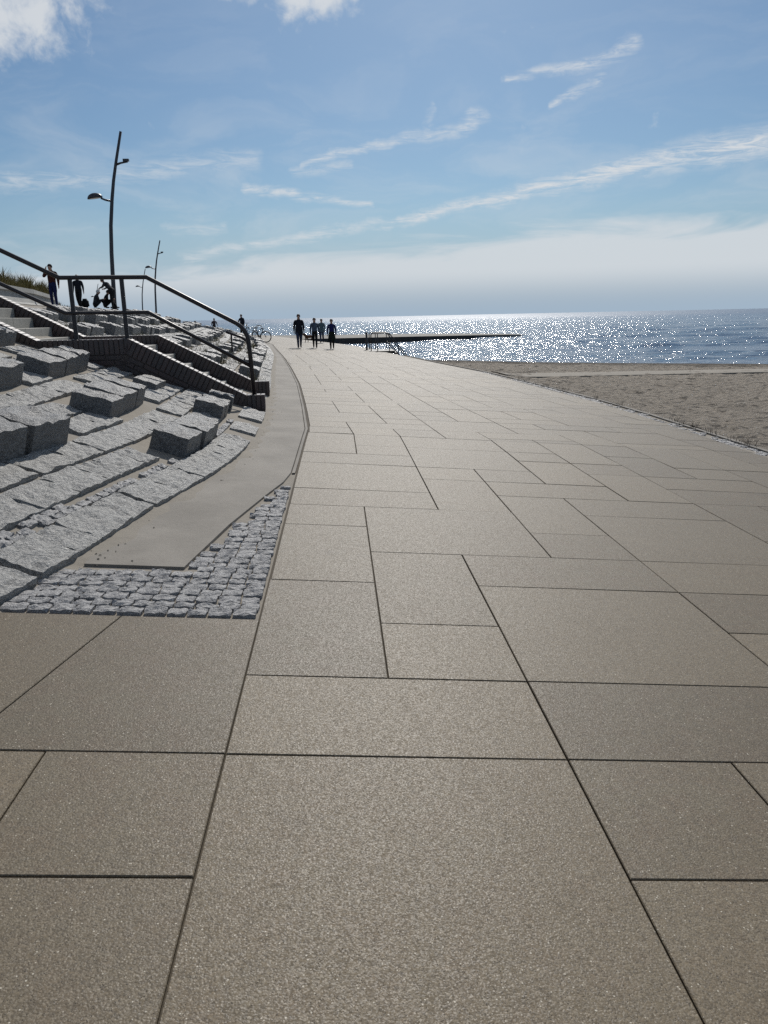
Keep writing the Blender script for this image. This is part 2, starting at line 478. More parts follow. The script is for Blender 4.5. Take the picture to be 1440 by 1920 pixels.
sea = D.objects.new('sea', me); link(sea)
tag(sea, 'glittering blue sea reaching to the horizon', None, None, 'structure')

# ------------------------------------------------------------------ base of the promenade (joint filler, sea wall)
mb = MB(); Ys = [-4 + i * 0.5 for i in range(40)] + [16 + i * 2 for i in range(62)]
rows = []
for Y in Ys:
    xl = (at_y(BOT, Y) - .15); xr = at_y(RIGHT, Y) + .02
    rows.append([(lerp(xl, xr, k / 10), Y, gz(lerp(xl, xr, k / 10), Y) - .014) for k in range(11)] + [(xr + .02, Y, -1.6)])
vs_ = [v for r in rows for v in r]; fs_ = []
for i in range(len(rows) - 1):
    for k in range(11): fs_.append((i * 12 + k, i * 12 + k + 1, (i + 1) * 12 + k + 1, (i + 1) * 12 + k))
promenade = obj('promenade', vs_, fs_, M['joint'])
tag(promenade, 'wide seaside promenade paved with large sandy concrete slabs', None, None, 'structure')

# slabs ------------------------------------------------------------
MOD = 0.643


def clip(poly, px, py, nx, ny):
    out = []
    for i in range(len(poly)):
        a, b = poly[i], poly[(i + 1) % len(poly)]
        da = (a[0] - px) * nx + (a[1] - py) * ny; db = (b[0] - px) * nx + (b[1] - py) * ny
        if da >= 0: out.append(a)
        if (da >= 0) != (db >= 0):
            t = da / (da - db); out.append((lerp(a[0], b[0], t), lerp(a[1], b[1], t)))
    return out


def area(p): return 0.5 * sum(p[i][0] * p[(i + 1) % len(p)][1] - p[(i + 1) % len(p)][0] * p[i][1] for i in range(len(p)))


def inset(poly, d):
    n = len(poly); out = []
    for i in range(n):
        a, b, c = Vector(poly[i - 1]), Vector(poly[i]), Vector(poly[(i + 1) % n])
        e1 = (b - a).normalized(); e2 = (c - b).normalized()
        n1 = Vector((-e1.y, e1.x)); n2 = Vector((-e2.y, e2.x)); k = 1 + n1.dot(n2)
        q = b + (n1 + n2) * (d / max(k, 0.3)); out.append((q.x, q.y))
    return out


def dedupe(p):
    return [p[i] for i in range(len(p)) if (Vector(p[i]) - Vector(p[i - 1])).length > 0.02]


def slab_geo(poly, gap, lift):
    a = inset(poly, gap / 2); b = inset(poly, gap / 2 + .003); n = len(poly)
    cx = sum(q[0] for q in a) / n; cy = sum(q[1] for q in a) / n
    tilt = (random.uniform(-.0015, .0015), random.uniform(-.0015, .0015))
    zz = lambda q: gz(*q) + lift + (q[0] - cx) * tilt[0] + (q[1] - cy) * tilt[1]
    vs = [(q[0], q[1], zz(q) - .028) for q in a] + [(q[0], q[1], zz(q) - .003) for q in a] + [(q[0], q[1], zz(q)) for q in b]
    fs = [tuple(range(2 * n, 3 * n))]
    for i in range(n):
        j = (i + 1) % n
        fs += [(i, j, n + j, n + i), (n + i, n + j, 2 * n + j, 2 * n + i)]
    return vs, fs


def put_slab(poly, far=None, g0=.0045, g1=.0075):
    poly = dedupe(poly)
    if len(poly) < 3 or area(poly) < .015: return
    vs, fs = slab_geo(poly, random.uniform(g0, g1) if far is None else .010, random.uniform(-.0012, .0012))
    if far is None:
        cx, cy, cz = vs[0]
        obj('slab', [(x - cx, y - cy, z - cz) for x, y, z in vs], fs, M['slab'], promenade, loc=(cx, cy, cz))
    else: far.add(vs, fs)


def section(ox, oy, head, c0, c1, r0, r1, fixed=(), ymin=None, ymax=None, far=None, seed=1, breaks=None, skip=()):
    rng = random.Random(seed)
    occ = {}
    ca, sa = math.cos(head), math.sin(head)
    def W(a, b): return (ox + a * ca - b * sa, oy + a * sa + b * ca)
    def rowb(r): return breaks[r] if breaks and r in breaks else r * MOD
    rects = []
    for q in skip: occ[q] = 1
    for (c, r, wd, ht) in fixed:
        rects.append((c, r, wd, ht))
        for i in range(wd):
            for j in range(ht): occ[(c + i, r + j)] = 1
    for r in range(r0, r1):
        for c in range(c0, c1):
            if (c, r) in occ: continue
            opts = [(2, 1), (2, 1), (2, 1), (1, 2), (2, 2), (1, 1), (1, 2), (1, 1)]; rng.shuffle(opts); opts.append((1, 1))
            for wd, ht in opts:
                if r + ht <= r1 and c + wd <= c1 and all((c + i, r + j) not in occ for i in range(wd) for j in range(ht)):
                    for i in range(wd):
                        for j in range(ht): occ[(c + i, r + j)] = 1
                    rects.append((c, r, wd, ht)); break
    for (c, r, wd, ht) in rects:
        poly = [W(c * MOD, rowb(r)), W((c + wd) * MOD, rowb(r)), W((c + wd) * MOD, rowb(r + ht)), W(c * MOD, rowb(r + ht))]
        cy = sum(q[1] for q in poly) / 4
        if ymin is not None: poly = clip(poly, 0, ymin, 0, 1)
        if ymax is not None and poly: poly = clip(poly, ymax[0], ymax[1], ymax[2], ymax[3])
        if not poly: continue
        y1, y2 = cy - .7, cy + .7
        xa, xb = at_y(RIGHT, y1) - .02, at_y(RIGHT, y2) - .02
        poly = clip(poly, xa, y1, -(y2 - y1), (xb - xa))
        if not poly: continue
        xa, xb = leftx(max(y1, 3.86) if cy > 3.85 else y1), leftx(y2 if cy > 3.85 else min(y2, 3.84))
        ya = max(y1, 3.86) if cy > 3.85 else y1; yb = y2 if cy > 3.85 else min(y2, 3.84)
        if yb - ya > .05: poly = clip(poly, xa + (.006 if cy < 10 else .03), ya, (yb - ya), -(xb - xa))
        if len(poly) >= 3: put_slab(poly, far, *((.0045, .0075) if cy < 6 else (.007, .011)))


# first stretch: read off the photograph up to row 12, columns 0..4
fx = [(0, -1, 2, 2), (2, 0, 1, 1), (2, -2, 2, 2), (3, -1 + 1, 2, 1), (-1, 0, 1, 1), (-3, 0, 2, 1), (-2, -1, 2, 1), (-2, -2, 2, 1), (0, 1, 2, 1), (2, 1, 2, 1), (0, 2, 1, 2), (1, 2, 1, 1), (1, 3, 1, 2), (0, 4, 1, 2), (0, 6, 1, 1), (0, 7, 2, 1),
      (1, 5, 2, 2), (2, 2, 2, 2), (2, 4, 2, 1), (3, 5, 1, 1), (3, 6, 1, 2), (2, 7, 1, 2), (4, 1, 2, 2), (4, 3, 2, 1), (4, 4, 2, 1), (4, 5, 2, 2), (0, 8, 2, 2), (0, 10, 2, 1), (0, 11, 1, 2), (1, 11, 1, 1), (1, 12, 1, 1),
      (2, 9, 1, 1), (3, 8, 2, 1), (2, 10, 2, 2), (2, 12, 2, 1), (4, 7, 2, 1), (4, 9, 1, 2), (3, 9, 1, 1), (5, 8, 1, 2)]
section(-.467, 1.92, 0.0, -5, 10, -8, 13, fixed=fx, seed=3, breaks={13: 10.60 - 1.92}, ymax=None, skip=[(c, r) for c in range(-5, 0) for r in (1, 2)])
put_slab([(-1.43, 2.563), (-.467, 2.563), (-.467, 3.85), (-1.18, 3.85)])
put_slab([(-2.19, 2.563), (-1.43, 2.563), (-1.18, 3.85), (-1.90, 3.85)])
TH2 = rad(4.2)
O2 = (-.467, 10.60)
S2END = 26.0
section(O2[0], O2[1], TH2, -2, 11, -1, 25, ymin=10.60, seed=11)
far = MB()
for (oy, th, n, sd_) in ((O2[1] + 25 * MOD * math.cos(TH2), rad(6.5), 24, 21), (O2[1] + 25 * MOD * math.cos(TH2) + 24 * MOD * math.cos(rad(6.5)), rad(12), 30, 22)):
    y0 = oy; ox = at_y(LEFT, y0) + .1
    section(ox, y0, th, -8, 13, -2, n, ymin=y0, far=far, seed=sd_)
fo = far.build('slab_field', M['slab'], promenade); fo['kind'] = 'stuff'
# the last reach round the bend, too far to tell slabs apart
mb = MB(); rr = []
ye = O2[1] + 25 * MOD * math.cos(TH2) + 24 * MOD * math.cos(rad(6.5)) + 18.0
Yl = [ye + i * 2 for i in range(40)]
for Y in Yl:
    xl, xr = at_y(LEFT, Y), at_y(RIGHT, Y); rr.append([(lerp(xl, xr, k / 8), Y, gz(lerp(xl, xr, k / 8), Y)) for k in range(9)])
for i in range(len(rr) - 1):
    for k in range(8): mb.add([rr[i][k], rr[i][k + 1], rr[i + 1][k + 1], rr[i + 1][k]], [(0, 1, 2, 3)])
mb.build('far_paving', M['slab'], promenade)

# concrete band along the foot of the slope ------------------------
band_in = [(-1.01, 4.65), (-.87, 5.67), (-.70, 6.6), (-.57, 7.25), (-.525, 7.7)] + [(at_y(LEFT, y) - .055, y) for y in (8.3, 9, 10, 10.9, 12, 14, 16, 19, 22, 25, 29, 33, 38, 44, 48.6, 55, 60, 66, 73, 80)]
bm_in = []
for x, y in band_in:
    bm_in.append((x, y))
vs_, fs_ = [], []
for i, (x, y) in enumerate(bm_in):
    xo = at_y(BOT, y) - .05
    if i == 0: xo = -1.62
    xs = [lerp(xo, x, k / 4) for k in range(5)]
    vs_ += [(q, y, gz(q, y) + .006) for q in xs] + [(x + .004, y, gz(x, y) - .028)]
for i in range(len(bm_in) - 1):
    for k in range(5): fs_.append((i * 6 + k, i * 6 + k + 1, (i + 1) * 6 + k + 1, (i + 1) * 6 + k))
n0 = len(vs_)
vs_ += [(v[0], v[1] - .004, v[2] - .034) for v in vs_[0:5]]
for k in range(4): fs_.append((k, n0 + k, n0 + k + 1, k + 1))
band = obj('path', vs_, fs_, M['band'])
tag(band, 'smooth sand-dusted concrete band along the foot of the stone slope', None, None, 'structure')
# narrow mortar lip between band and slabs
mb = MB()
for (a, b) in zip(band_in[4:], band_in[5:]):
    for q in ((a, b),):
        (x1, y1), (x2, y2) = q
        mb.add([(x1 + .012, y1, gz(x1, y1) + .002), (x1 + .045, y1, gz(x1, y1) + .003), (x2 + .045, y2, gz(x2, y2) + .003), (x2 + .012, y2, gz(x2, y2) + .002)], [(0, 1, 2, 3)])
lip = mb.build('mortar_strip', M['band'], band)

# cobbles -----------------------------------------------------------
def stone_mesh(name, seed, nx=4, ny=4, rough=.12, edge=.06, h0=-.5, mat=None, crown=.25, jit=.05, hf=.7):
    """unit stone, x/y in -.5...5, top about z=0.5, skirt down to h0"""
    rng = random.Random(seed); off = Vector((rng.uniform(-50, 50), rng.uniform(-50, 50), 3.3))
    vs, fs = [], []
    for j in range(ny):
        for i in range(nx):
            x = i / (nx - 1) - .5; y = j / (ny - 1) - .5
            ex = abs(x) > .49; ey = abs(y) > .49
            z = .5 + (noise.noise(off + Vector((x * 2.6, y * 2.6, 0))) + hf * noise.noise(off + Vector((x * 9, y * 4, 4)))) * rough * 2 - crown * ((2 * x)**4 + (2 * y)**4) * .5
            dx = rng.uniform(-edge, edge) * (.6 if ex else 1); dy = rng.uniform(-edge, edge) * (.6 if ey else 1)
            if ex and ey: dx -= math.copysign(jit, x); dy -= math.copysign(jit, y)
            vs.append((x + dx * .8, y + dy * .8, z))
    ring = [(i, 0) for i in range(nx)] + [(nx - 1, j) for j in range(1, ny)] + [(i, ny - 1) for i in range(nx - 2, -1, -1)] + [(0, j) for j in range(ny - 2, 0, -1)]
    for j in range(ny - 1):
        for i in range(nx - 1):
            a = j * nx + i; fs.append((a, a + 1, a + nx + 1, a + nx))
    base = len(vs)
    for (i, j) in ring:
        v = vs[j * nx + i]; vs.append((v[0] * 1.03, v[1] * 1.03, h0))
    L = len(ring)
    for k in range(L):
        a = ring[k]; b = ring[(k + 1) % L]
        fs.append((a[1] * nx + a[0], base + k, base + (k + 1) % L, b[1] * nx + b[0]))
    me = D.meshes.new(name); me.from_pydata(vs, [], fs); me.update(); me.materials.append(mat)
    return me


def place(me, name, parent, o, t, s, n, sx, sy, sz):
    R = Matrix((t * sx, s * sy, n * sz)).transposed().to_4x4(); R.translation = o
    return inst(name, me, parent, R)


cob_meshes = [stone_mesh('cobble', 100 + i, 5, 5, .12, .03, -.9, M['cobble'], .16, .03, 1.4) for i in range(14)]


def band_x(Y):
    for (a, b) in zip(band_in, band_in[1:]):
        if a[1] <= Y <= b[1]: return lerp(a[0], b[0], (Y - a[1]) / (b[1] - a[1]))
    return -9 if Y < 4.65 else -.5


cobbles = obj('cobble_paving', [(-2.1, 3.86, gz(-2.1, 3.86) - .012), (-.475, 3.86, gz(-.475, 3.86) - .012), (-.475, 7.75, gz(-.475, 7.75) - .012), (-.56, 7.75, gz(-.56, 7.75) - .012), (-1.0, 4.7, gz(-1., 4.7) - .012), (-1.9, 4.7, gz(-1.9, 4.7) - .012)],
              [(0, 1, 4, 5), (1, 2, 3, 4)], M['drift'])
tag(cobbles, 'wedge of small grey granite cobbles beside the large slabs', 'cobble paving')
rng = random.Random(5)
y = 3.87; row = 0
while y < 7.62:
    dy = rng.uniform(.088, .108); cw = .118
    x = -.48 - rng.uniform(0, .01)
    while True:
        wdt = cw * rng.uniform(.82, 1.18); xc = x - wdt / 2; x -= wdt
        lim = at_y(BOT, y) + rng.uniform(-.02, .06) if y + dy < 4.63 else max(band_x(y + dy) + .012, band_x(y) + .012)
        if x < lim - .01: break
        yc = y + dy / 2
        zt = gz(xc, yc)
        me = rng.choice(cob_meshes)
        t_ = Vector((1, rng.uniform(-.05, .05), -.076)).normalized(); n_ = Vector((.076, rng.uniform(-.06, .06), 1)).normalized(); s_ = n_.cross(t_)
        sunk = rng.uniform(-.006, .004)
        place(me, 'cobble', cobbles, Vector((xc, yc, zt - .008 + sunk)), t_, s_, n_, wdt * .93, dy * .89, .040)
    y += dy; row += 1

# ------------------------------------------------------------------ embankment
N_U, N_P = 420, 26
vs_, fs_ = [], []
for i in range(N_U + 1):
    u = 15.0 * (i / N_U) ** 1.0
    wd = width(u)
    for k in range(N_P + 1):
        p = (-.34, -.20, -.08)[k] if k < 3 else wd * (k - 3) / (N_P - 3)
        q = surf(u, p)
        nz = noise.noise(Vector((q.x * 1.3, q.y * 1.3, 0))) * .012
        if k < 3: q.z = gz(q.x, q.y) + ((-.022, .002, .014)[k] if q.y > 4.66 else (-.04, -.03, -.006)[k]); nz = noise.noise(Vector((q.x * 3, q.y * 3, 0))) * .016
        vs_.append((q.x, q.y, q.z + nz))
for i in range(N_U):
    for k in range(N_P):
        a = i * (N_P + 1) + k; fs_.append((a, a + 1, a + N_P + 2, a + N_P + 1))
embank = obj('embankment', vs_, fs_, M['drift'], smooth=True)
tag(embank, 'sloping granite stone embankment with blown sand in its joints', None, None, 'structure')

# staircase frame
SO = Vector((-1.19, 12.45, 0)); SANG = math.atan(.06)
SA = Vector((-math.cos(SANG), -math.sin(SANG), 0)); SQ = Vector((-math.sin(SANG), math.cos(SANG), 0))
SW = 3.0       # outer width
def st(p, q, z): return SO + SA * p + SQ * q + Vector((0, 0, z))
def in_stairs(v, m=.1):
    r = v - SO; p = r.dot(SA); q = r.dot(SQ); return -.3 < p < 6.6 and -m < q < SW + m

# raised blocks: clusters (u_start_Y, p, length) -----------------------
block_meshes = [stone_mesh('stone', 300 + i, 7, 7, .035, .014, -.6, M['block'], .05, .004, 1.6) for i in range(10)]
flat_meshes = [stone_mesh('stone', 200 + i, 10, 8, .07, .014, -.9, M['granite'], .05, .005, 1.7) for i in range(18)]


def u_at(Y, p):
    lo, hi = 0.0, 15.0
    for _ in range(40):
        m = (lo + hi) / 2
        if surf(m, p).y < Y: lo = m
        else: hi = m
    return lo


blocked = []   # (u0,u1,p0,p1)
BH = .26


def cluster(Y0, p, L, n, dp, label, group=None, h=BH, small=False):
    u0 = u_at(Y0, p); u1 = u_at(Y0 + L, p)
    if in_stairs(surf((u0 + u1) / 2, p + dp / 2), .2) or in_stairs(surf(u0, p), .15) or in_stairs(surf(u1, p), .08): return
    blocked.append((u0 - .0, u1 + .0, p - .05, p + dp + .05))
    o0 = surf((u0 + u1) / 2, p + dp / 2)
    e = empty('granite_block_row', o0)
    tag(e, label, 'granite blocks', group or 'raised granite block rows on the slope')
    ws = [random.uniform(.8, 1.2) for _ in range(n)]; tot = sum(ws); a = 0
    for k in range(n):
        b = a + ws[k] / tot; um = lerp(u0, u1, (a + b) / 2); ln = L * (b - a); a = b
        ddp = dp * random.uniform(.93, 1.07)
        o, t, s, nn = sframe(um, p + ddp / 2 + random.uniform(-.015, .015))
        hh = h * random.uniform(.86, 1.12)
        ang = random.uniform(-.03, .03); t2 = (t * math.cos(ang) + s * math.sin(ang)); s2 = nn.cross(t2)
        R = Matrix((t2 * (ln - .030), s2 * ddp, nn * hh)).transposed().to_4x4(); R.translation = o - e.location + nn * (hh * .5 - .02) * 1.0
        inst('stone', random.choice(block_meshes), e, R)


near_specs = [
    (7.55, .30, 1.50, 3, .37, 'three raised granite blocks beside the concrete band, casting a shadow on the lowest stones', .25),
    (10.25, .42, 1.45, 4, .36, 'raised granite blocks at the foot of the slope just before the stair end', .22),
    (5.25, 1.12, 1.9, 3, .46, 'large raised granite blocks cut off by the left picture edge, lower ones', .28),
    (8.55, 1.32, 1.55, 3, .42, 'three raised granite blocks in the middle of the slope below the stair landing', .25),
    (11.15, 1.42, .75, 1, .34, 'half-buried dark granite block against the brick stair wall', .16),
    (9.7, 2.40, 1.7, 3, .38, 'three raised granite blocks just under the brick landing wall', .27),
    (7.4, 2.42, 1.45, 2, .40, 'raised granite block at left picture edge below the stair landing', .25),
    (10.75, 3.50, 1.1, 2, .42, 'raised granite blocks in front of the upper stair flight', .27),
]
for (Y0, p, L, n, dp, lab, h) in near_specs: cluster(Y0, p, L, n, dp, lab, h=h)
# rows beyond the stairs
rowps = [.25, 1.25, 2.4, 3.75, 5.0, 6.3, 7.4]
for ri, p in enumerate(rowps):
    Y = 15.6 + (ri % 2) * 1.35 + random.uniform(0, .3); cnt = 0
    while Y < 62:
        L = random.uniform(1.3, 1.7) if Y < 30 else random.uniform(1.4, 2.0)
        u0 = u_at(Y, p)
        if p < width(u0) - 1.0 and not in_stairs(surf(u0, p), .3):
            where = ['lowest', 'second', 'third', 'fourth', 'fifth', 'sixth', 'top'][ri]
            ordw = ['first', 'second', 'third', 'fourth', 'fifth', 'sixth', 'seventh', 'eighth', 'ninth', 'tenth', 'eleventh', 'twelfth', 'thirteenth', 'fourteenth', 'fifteenth', 'sixteenth', 'seventeenth', 'eighteenth', 'nineteenth', 'twentieth'][min(cnt, 19)]
            cnt += 1
            cluster(Y, p, L, 3 if L > 1.45 else 2, random.uniform(.36, .46), 'raised granite blocks, %s group beyond the brick stairs in the %s block row' % (ordw, where), 'raised granite block rows beyond the stairs', h=random.uniform(.24, .32))
        Y += L + random.uniform(1.0, 1.35) + (0 if Y < 30 else .5)

# flat stones
bands = [(-.06, .28)]
x_ = .43
while x_ < 6.2: bands.append((x_, x_ + .335)); x_ += .38
x_ = 6.36
while x_ < 9.6: bands.append((x_, x_ + .40)); x_ += .45
cand = []
for (pa, pb) in bands:
    pm = (pa + pb) / 2
    u = 1.2 + random.uniform(0, .1)
    while u < 12.2:
        sl = slen(u, pm)
        ln = random.choice([.32, .42, .5, .58, .66, .45]) * random.uniform(.9, 1.1)
        Yh = surf(u, pm).y
        if Yh > 26: ln *= 1.6
        du = ln / sl; um = u + du / 2; u += du + random.choice([.002, .004, .008]) / sl
        if pb > width(um) - .45: continue
        c = surf(um, pm)
        if in_stairs(c, .18): continue
        if any(b0 - du * .3 < um < b1 + du * .3 and p0 < pm < p1 for b0, b1, p0, p1 in blocked): continue
        if random.random() < .006: continue
        o, t, s, nn = sframe(um, pm)
        wdt = (pb - pa) * random.uniform(.96, 1.03)
        ang = random.uniform(-.014, .014); t2 = t * math.cos(ang) + s * math.sin(ang); s2 = nn.cross(t2)
        hh = .085
        cand.append((c.length, 'stone', random.choice(flat_meshes), o + nn * (.037 - hh * .5 + random.uniform(-.007, .007)), t2, s2, nn, ln * 1.0, wdt, hh))
# small setts in the sand joint above the lowest row
for rj, pj in enumerate((.325, .39)):
    u = 2.0
    while u < 5.4:
        sl = slen(u, pj); ln = random.uniform(.10, .15); um = u + ln / 2 / sl; u += (ln + random.uniform(.008, .02)) / sl
        Y = surf(um, pj).y
        if rj == 1 and Y > 5.6: continue
        if any(b0 < um < b1 and p0 < pj < p1 + .05 for b0, b1, p0, p1 in blocked) or random.random() < .12: continue
        o, t, s, nn = sframe(um, pj)
        cand.append((o.length, 'cobble', random.choice(cob_meshes), o + nn * .004, t, s, nn, ln, .075, .05))
cand.sort(key=lambda c: c[0])
rest = MB()
for k, (d, nm, me, o, t, s, nn, sx, sy, sz) in enumerate(cand):
    if k < 300: place(me, nm, embank, o, t, s, nn, sx, sy, sz)
    else:
        rest.add([o + t * (v.co.x * sx) + s * (v.co.y * sy) + nn * (v.co.z * sz) for v in me.vertices], [tuple(f.vertices) for f in me.polygons])
ro = rest.build('stone_field', M['granite'], embank); ro['kind'] = 'stuff'

# ------------------------------------------------------------------ upper walkway, retaining wall, dune
vs_, fs_ = [], []
for i in range(121):
    u = 15 * i / 120; c = cr(TOP, u); b = cr(BOT, u); dv = (c - b).normalized()
    for k, off in enumerate((-.05, .4, 3.6, 60)):
        q = c + dv * off; vs_.append((q.x, q.y, CREST + (.0, .06, .20, .18)[k]))
for i in range(120):
    for k in range(3): a = i * 4 + k; fs_.append((a, a + 1, a + 5, a + 4))
walk = obj('upper_path', vs_, fs_, M['band'])
tag(walk, 'upper promenade at the top of the stone slope', None, None, 'structure')

WALL = [(-10.0, 8), (-10.3, 14), (-11.0, 21), (-12.0, 27.7), (-13.5, 36.8), (-15.3, 44), (-17.2, 50.5)]
wl = []
for i in range(len(WALL) - 1):
    a, b = Vector(WALL[i]), Vector(WALL[i + 1]); n = max(1, round((b - a).length / 3.0))
    for k in range(n): wl.append(a.lerp(b, k / n))
wl.append(Vector(WALL[-1]))
retw = empty('retaining_wall', (wl[0].x, wl[0].y, 2.4)); tag(retw, 'low pale concrete wall behind the upper promenade below the dune grass', 'wall')
prof = [(0.0, 0.0), (.10, .10), (.16, .30), (.15, .48), (.06, .52), (.06, .70), (.36, .70), (.36, -.05)]   # (back, up), concave seaward face
for a, b in zip(wl, wl[1:]):
    d = (b - a).normalized(); back = Vector((-d.y, d.x)); a2 = a + d * .012; b2 = b - d * .012
    vs_ = []
    for q in (a2, b2):
        for (bk_, up_) in prof: vs_.append((q.x + back.x * bk_ - retw.location.x, q.y + back.y * bk_ - retw.location.y, up_))
    n = len(prof); fs_ = [(i, i + 1, n + i + 1, n + i) for i in range(n - 1)] + [tuple(range(n - 1, -1, -1)), tuple(range(n, 2 * n))]
    obj('panel', vs_, fs_, M['wallc'], retw)


def dune_z(s_, Y):
    hgt = lerp(1.5, .25, sstep(24, 56, Y))
    return 2.95 * 1 + hgt * sstep(0, 9, s_) * .55 + .25 * noise.noise(Vector((s_ * .5, Y * .25, 4))) * sstep(0, 3, s_) - 1.0 * sstep(46, 58, Y)


vs_, fs_ = [], []; NY, NS = 60, 24
for i in range(NY + 1):
    Y = 2 + i * 1.0; xw = at_y(WALL, Y) if Y < 50.5 else -17.2 - (Y - 50.5) * .3
    for k in range(NS + 1):
        s_ = .3 + 40 * (k / NS) ** 1.8; vs_.append((xw - s_, Y, dune_z(s_, Y)))
for i in range(NY):
    for k in range(NS): a = i * (NS + 1) + k; fs_.append((a, a + 1, a + NS + 2, a + NS + 1))
dune = obj('dune_hill', vs_, fs_, M['dune'], smooth=True); tag(dune, 'grassy dune rising behind the concrete wall', None, None, 'structure')
gb = MB(); rng = random.Random(9)
for i in range(34000):
    Y = rng.uniform(18, 54); s_ = .25 + 7 * rng.random() ** 1.8
    xw = at_y(WALL, Y) if Y < 50.5 else -17.2
    x = xw - s_; z = dune_z(s_, Y) - .04
    h = rng.uniform(.25, .75) * (1.25 if noise.noise(Vector((x * .8, Y * .8, 1))) > 0 else .7) * lerp(1, .55, sstep(40, 54, Y))
    ang = rng.uniform(0, 6.28); ln = h * rng.uniform(.15, .6); wd = rng.uniform(.010, .022)
    dx, dy = math.cos(ang) * ln + .12 * h, math.sin(ang) * ln; sx, sy = -math.sin(ang) * wd, math.cos(ang) * wd
    gb.add([(x - sx, Y - sy, z), (x + sx, Y + sy, z), (x + dx * .4 + sx * .8, Y + dy * .4 + sy * .8, z + h * .62), (x + dx * .4 - sx * .8, Y + dy * .4 - sy * .8, z + h * .62), (x + dx, Y + dy, z + h)], [(0, 1, 2, 3), (3, 2, 4)])
go = gb.build('dune_grass', M['grass']); tag(go, 'tall dune grass above the concrete wall', 'grass', None, 'stuff')
# weeds in the slope joints beyond the stairs
gb = MB()
for i in range(70):
    Yc = rng.uniform(15.5, 40); p = rng.uniform(.2, 5.2); u = u_at(Yc, p)
    if in_stairs(surf(u, p), .2): continue
    for k in range(rng.randint(20, 60)):
        uu = u + rng.gauss(0, .035) * 5 / slen(u, p); pp = p + rng.gauss(0, .12); b = surf(max(0, uu), max(0, pp)); h = rng.uniform(.08, .30); ang = rng.uniform(0, 6.28)
        dx, dy = math.cos(ang) * h * .5, math.sin(ang) * h * .5; wd = .006
        gb.add([b + Vector((-wd, 0, 0)), b + Vector((wd, 0, 0)), b + Vector((dx, dy, h))], [(0, 1, 2)])
wo_ = gb.build('weed_grass', grass_material('dry_weed', (0.08, 0.075, 0.03), (0.17, 0.15, 0.08))); tag(wo_, 'dry weeds growing in the joints of the stone slope', 'weeds', None, 'stuff')

# ------------------------------------------------------------------ staircase
stairs = empty('staircase', SO + Vector((0, 0, .1)))
tag(stairs, 'concrete stairs between dark brick side walls climbing the stone slope', 'stairs')
SI = stairs.location
def sl(p, q, z): return st(p, q, z) - SI
RIS, TRD = .176, .31
TOPLINE = [(0, .43), (.29, .43), (2.03, 1.35), (3.38, 1.35), (5.72, 2.60), (6.4, 2.60)]
def topz(p):
    for a, b in zip(TOPLINE, TOPLINE[1:]):
        if a[0] <= p <= b[0]: return lerp(a[1], b[1], (p - a[0]) / (b[0] - a[0]))
    return TOPLINE[-1][1]
WT = .24
brick_me = {}
def brick_mesh(kind, dims):
    key = (kind,) + tuple(round(x, 3) for x in dims)
    if key not in brick_me:
        bm = bmesh.new(); bmesh.ops.create_cube(bm, size=1)
        for v in bm.verts: v.co = Vector((v.co.x * dims[0], v.co.y * dims[1], v.co.z * dims[2]))
        bmesh.ops.bevel(bm, geom=list(bm.edges), offset=.004, segments=1, affect='EDGES')
        me = D.meshes.new('brick'); bm.to_mesh(me); bm.free(); me.materials.append(M['brick']); brick_me[key] = me
    return brick_me[key]


def side_wall(q0, q1, faces):
    """core of mortar with bricks proud of it; faces: sides (q values, sign) whose bricks show"""
    n = len(TOPLINE); vs_ = []; i_ = .012
    for q in (q0 + i_, q1 - i_):
        for (p, z) in TOPLINE: vs_.append(sl(max(p, i_), q, z - .012))
        for (p, z) in TOPLINE: vs_.append(sl(max(p, i_), q, max(-.2, min(z - .4, .35 * p - .35))))
    fs_ = []
    for i in range(n - 1):
        fs_ += [(i, i + 1, n + i + 1, n + i), (2 * n + i, 3 * n + i, 3 * n + i + 1, 2 * n + i + 1), (i, 2 * n + i, 2 * n + i + 1, i + 1)]
    fs_ += [(0, n, 3 * n, 2 * n)]
    core = obj('side_wall', vs_, fs_, M['mortar'], stairs)
    # soldier course on top, full wall width
    for a, b in zip(TOPLINE, TOPLINE[1:]):
        L = math.hypot(b[0] - a[0], b[1] - a[1]); k = max(1, round(L / .077)); pitch = L / k
        ang = math.atan2(b[1] - a[1], b[0] - a[0])
        ax = SA * math.cos(ang) + Vector((0, 0, math.sin(ang))); up = -SA * math.sin(ang) + Vector((0, 0, math.cos(ang)))
        me = brick_mesh('soldier', (round(pitch - .010, 3), q1 - q0, .235))
        R = Matrix((ax, SQ, up)).transposed().to_4x4()
        for j in range(k):
            t = (j + .5) / k; c = sl(lerp(a[0], b[0], t), (q0 + q1) / 2, lerp(a[1], b[1], t)) - up * .1175
            Rm = R.copy(); Rm.translation = c; inst('brick', me, core, Rm)
        # stretcher courses below on the face we can see
        for q, nrows in faces:
            me2 = brick_mesh('stretch', (.235, .05, .066))
            for r in range(nrows):
                dn = .2475 + r * .078 + .033
                kk = max(1, int(L / .247)); st0 = (r % 2) * .12
                for j in range(kk + 1):
                    x = j * .247 + st0
                    if x > L - .05 or x < .06: continue
                    c = sl(a[0], q, a[1]) + ax * x - up * dn
                    # keep only what stands above the slope
                    gzz = .35 * ((c + SI - SO).dot(SA)) + .02
                    if (c + SI).z < gzz - .12 or (c + SI).z < .05: continue
                    Rm = R.copy(); Rm.translation = c; inst('brick', me2, core, Rm)
    return core


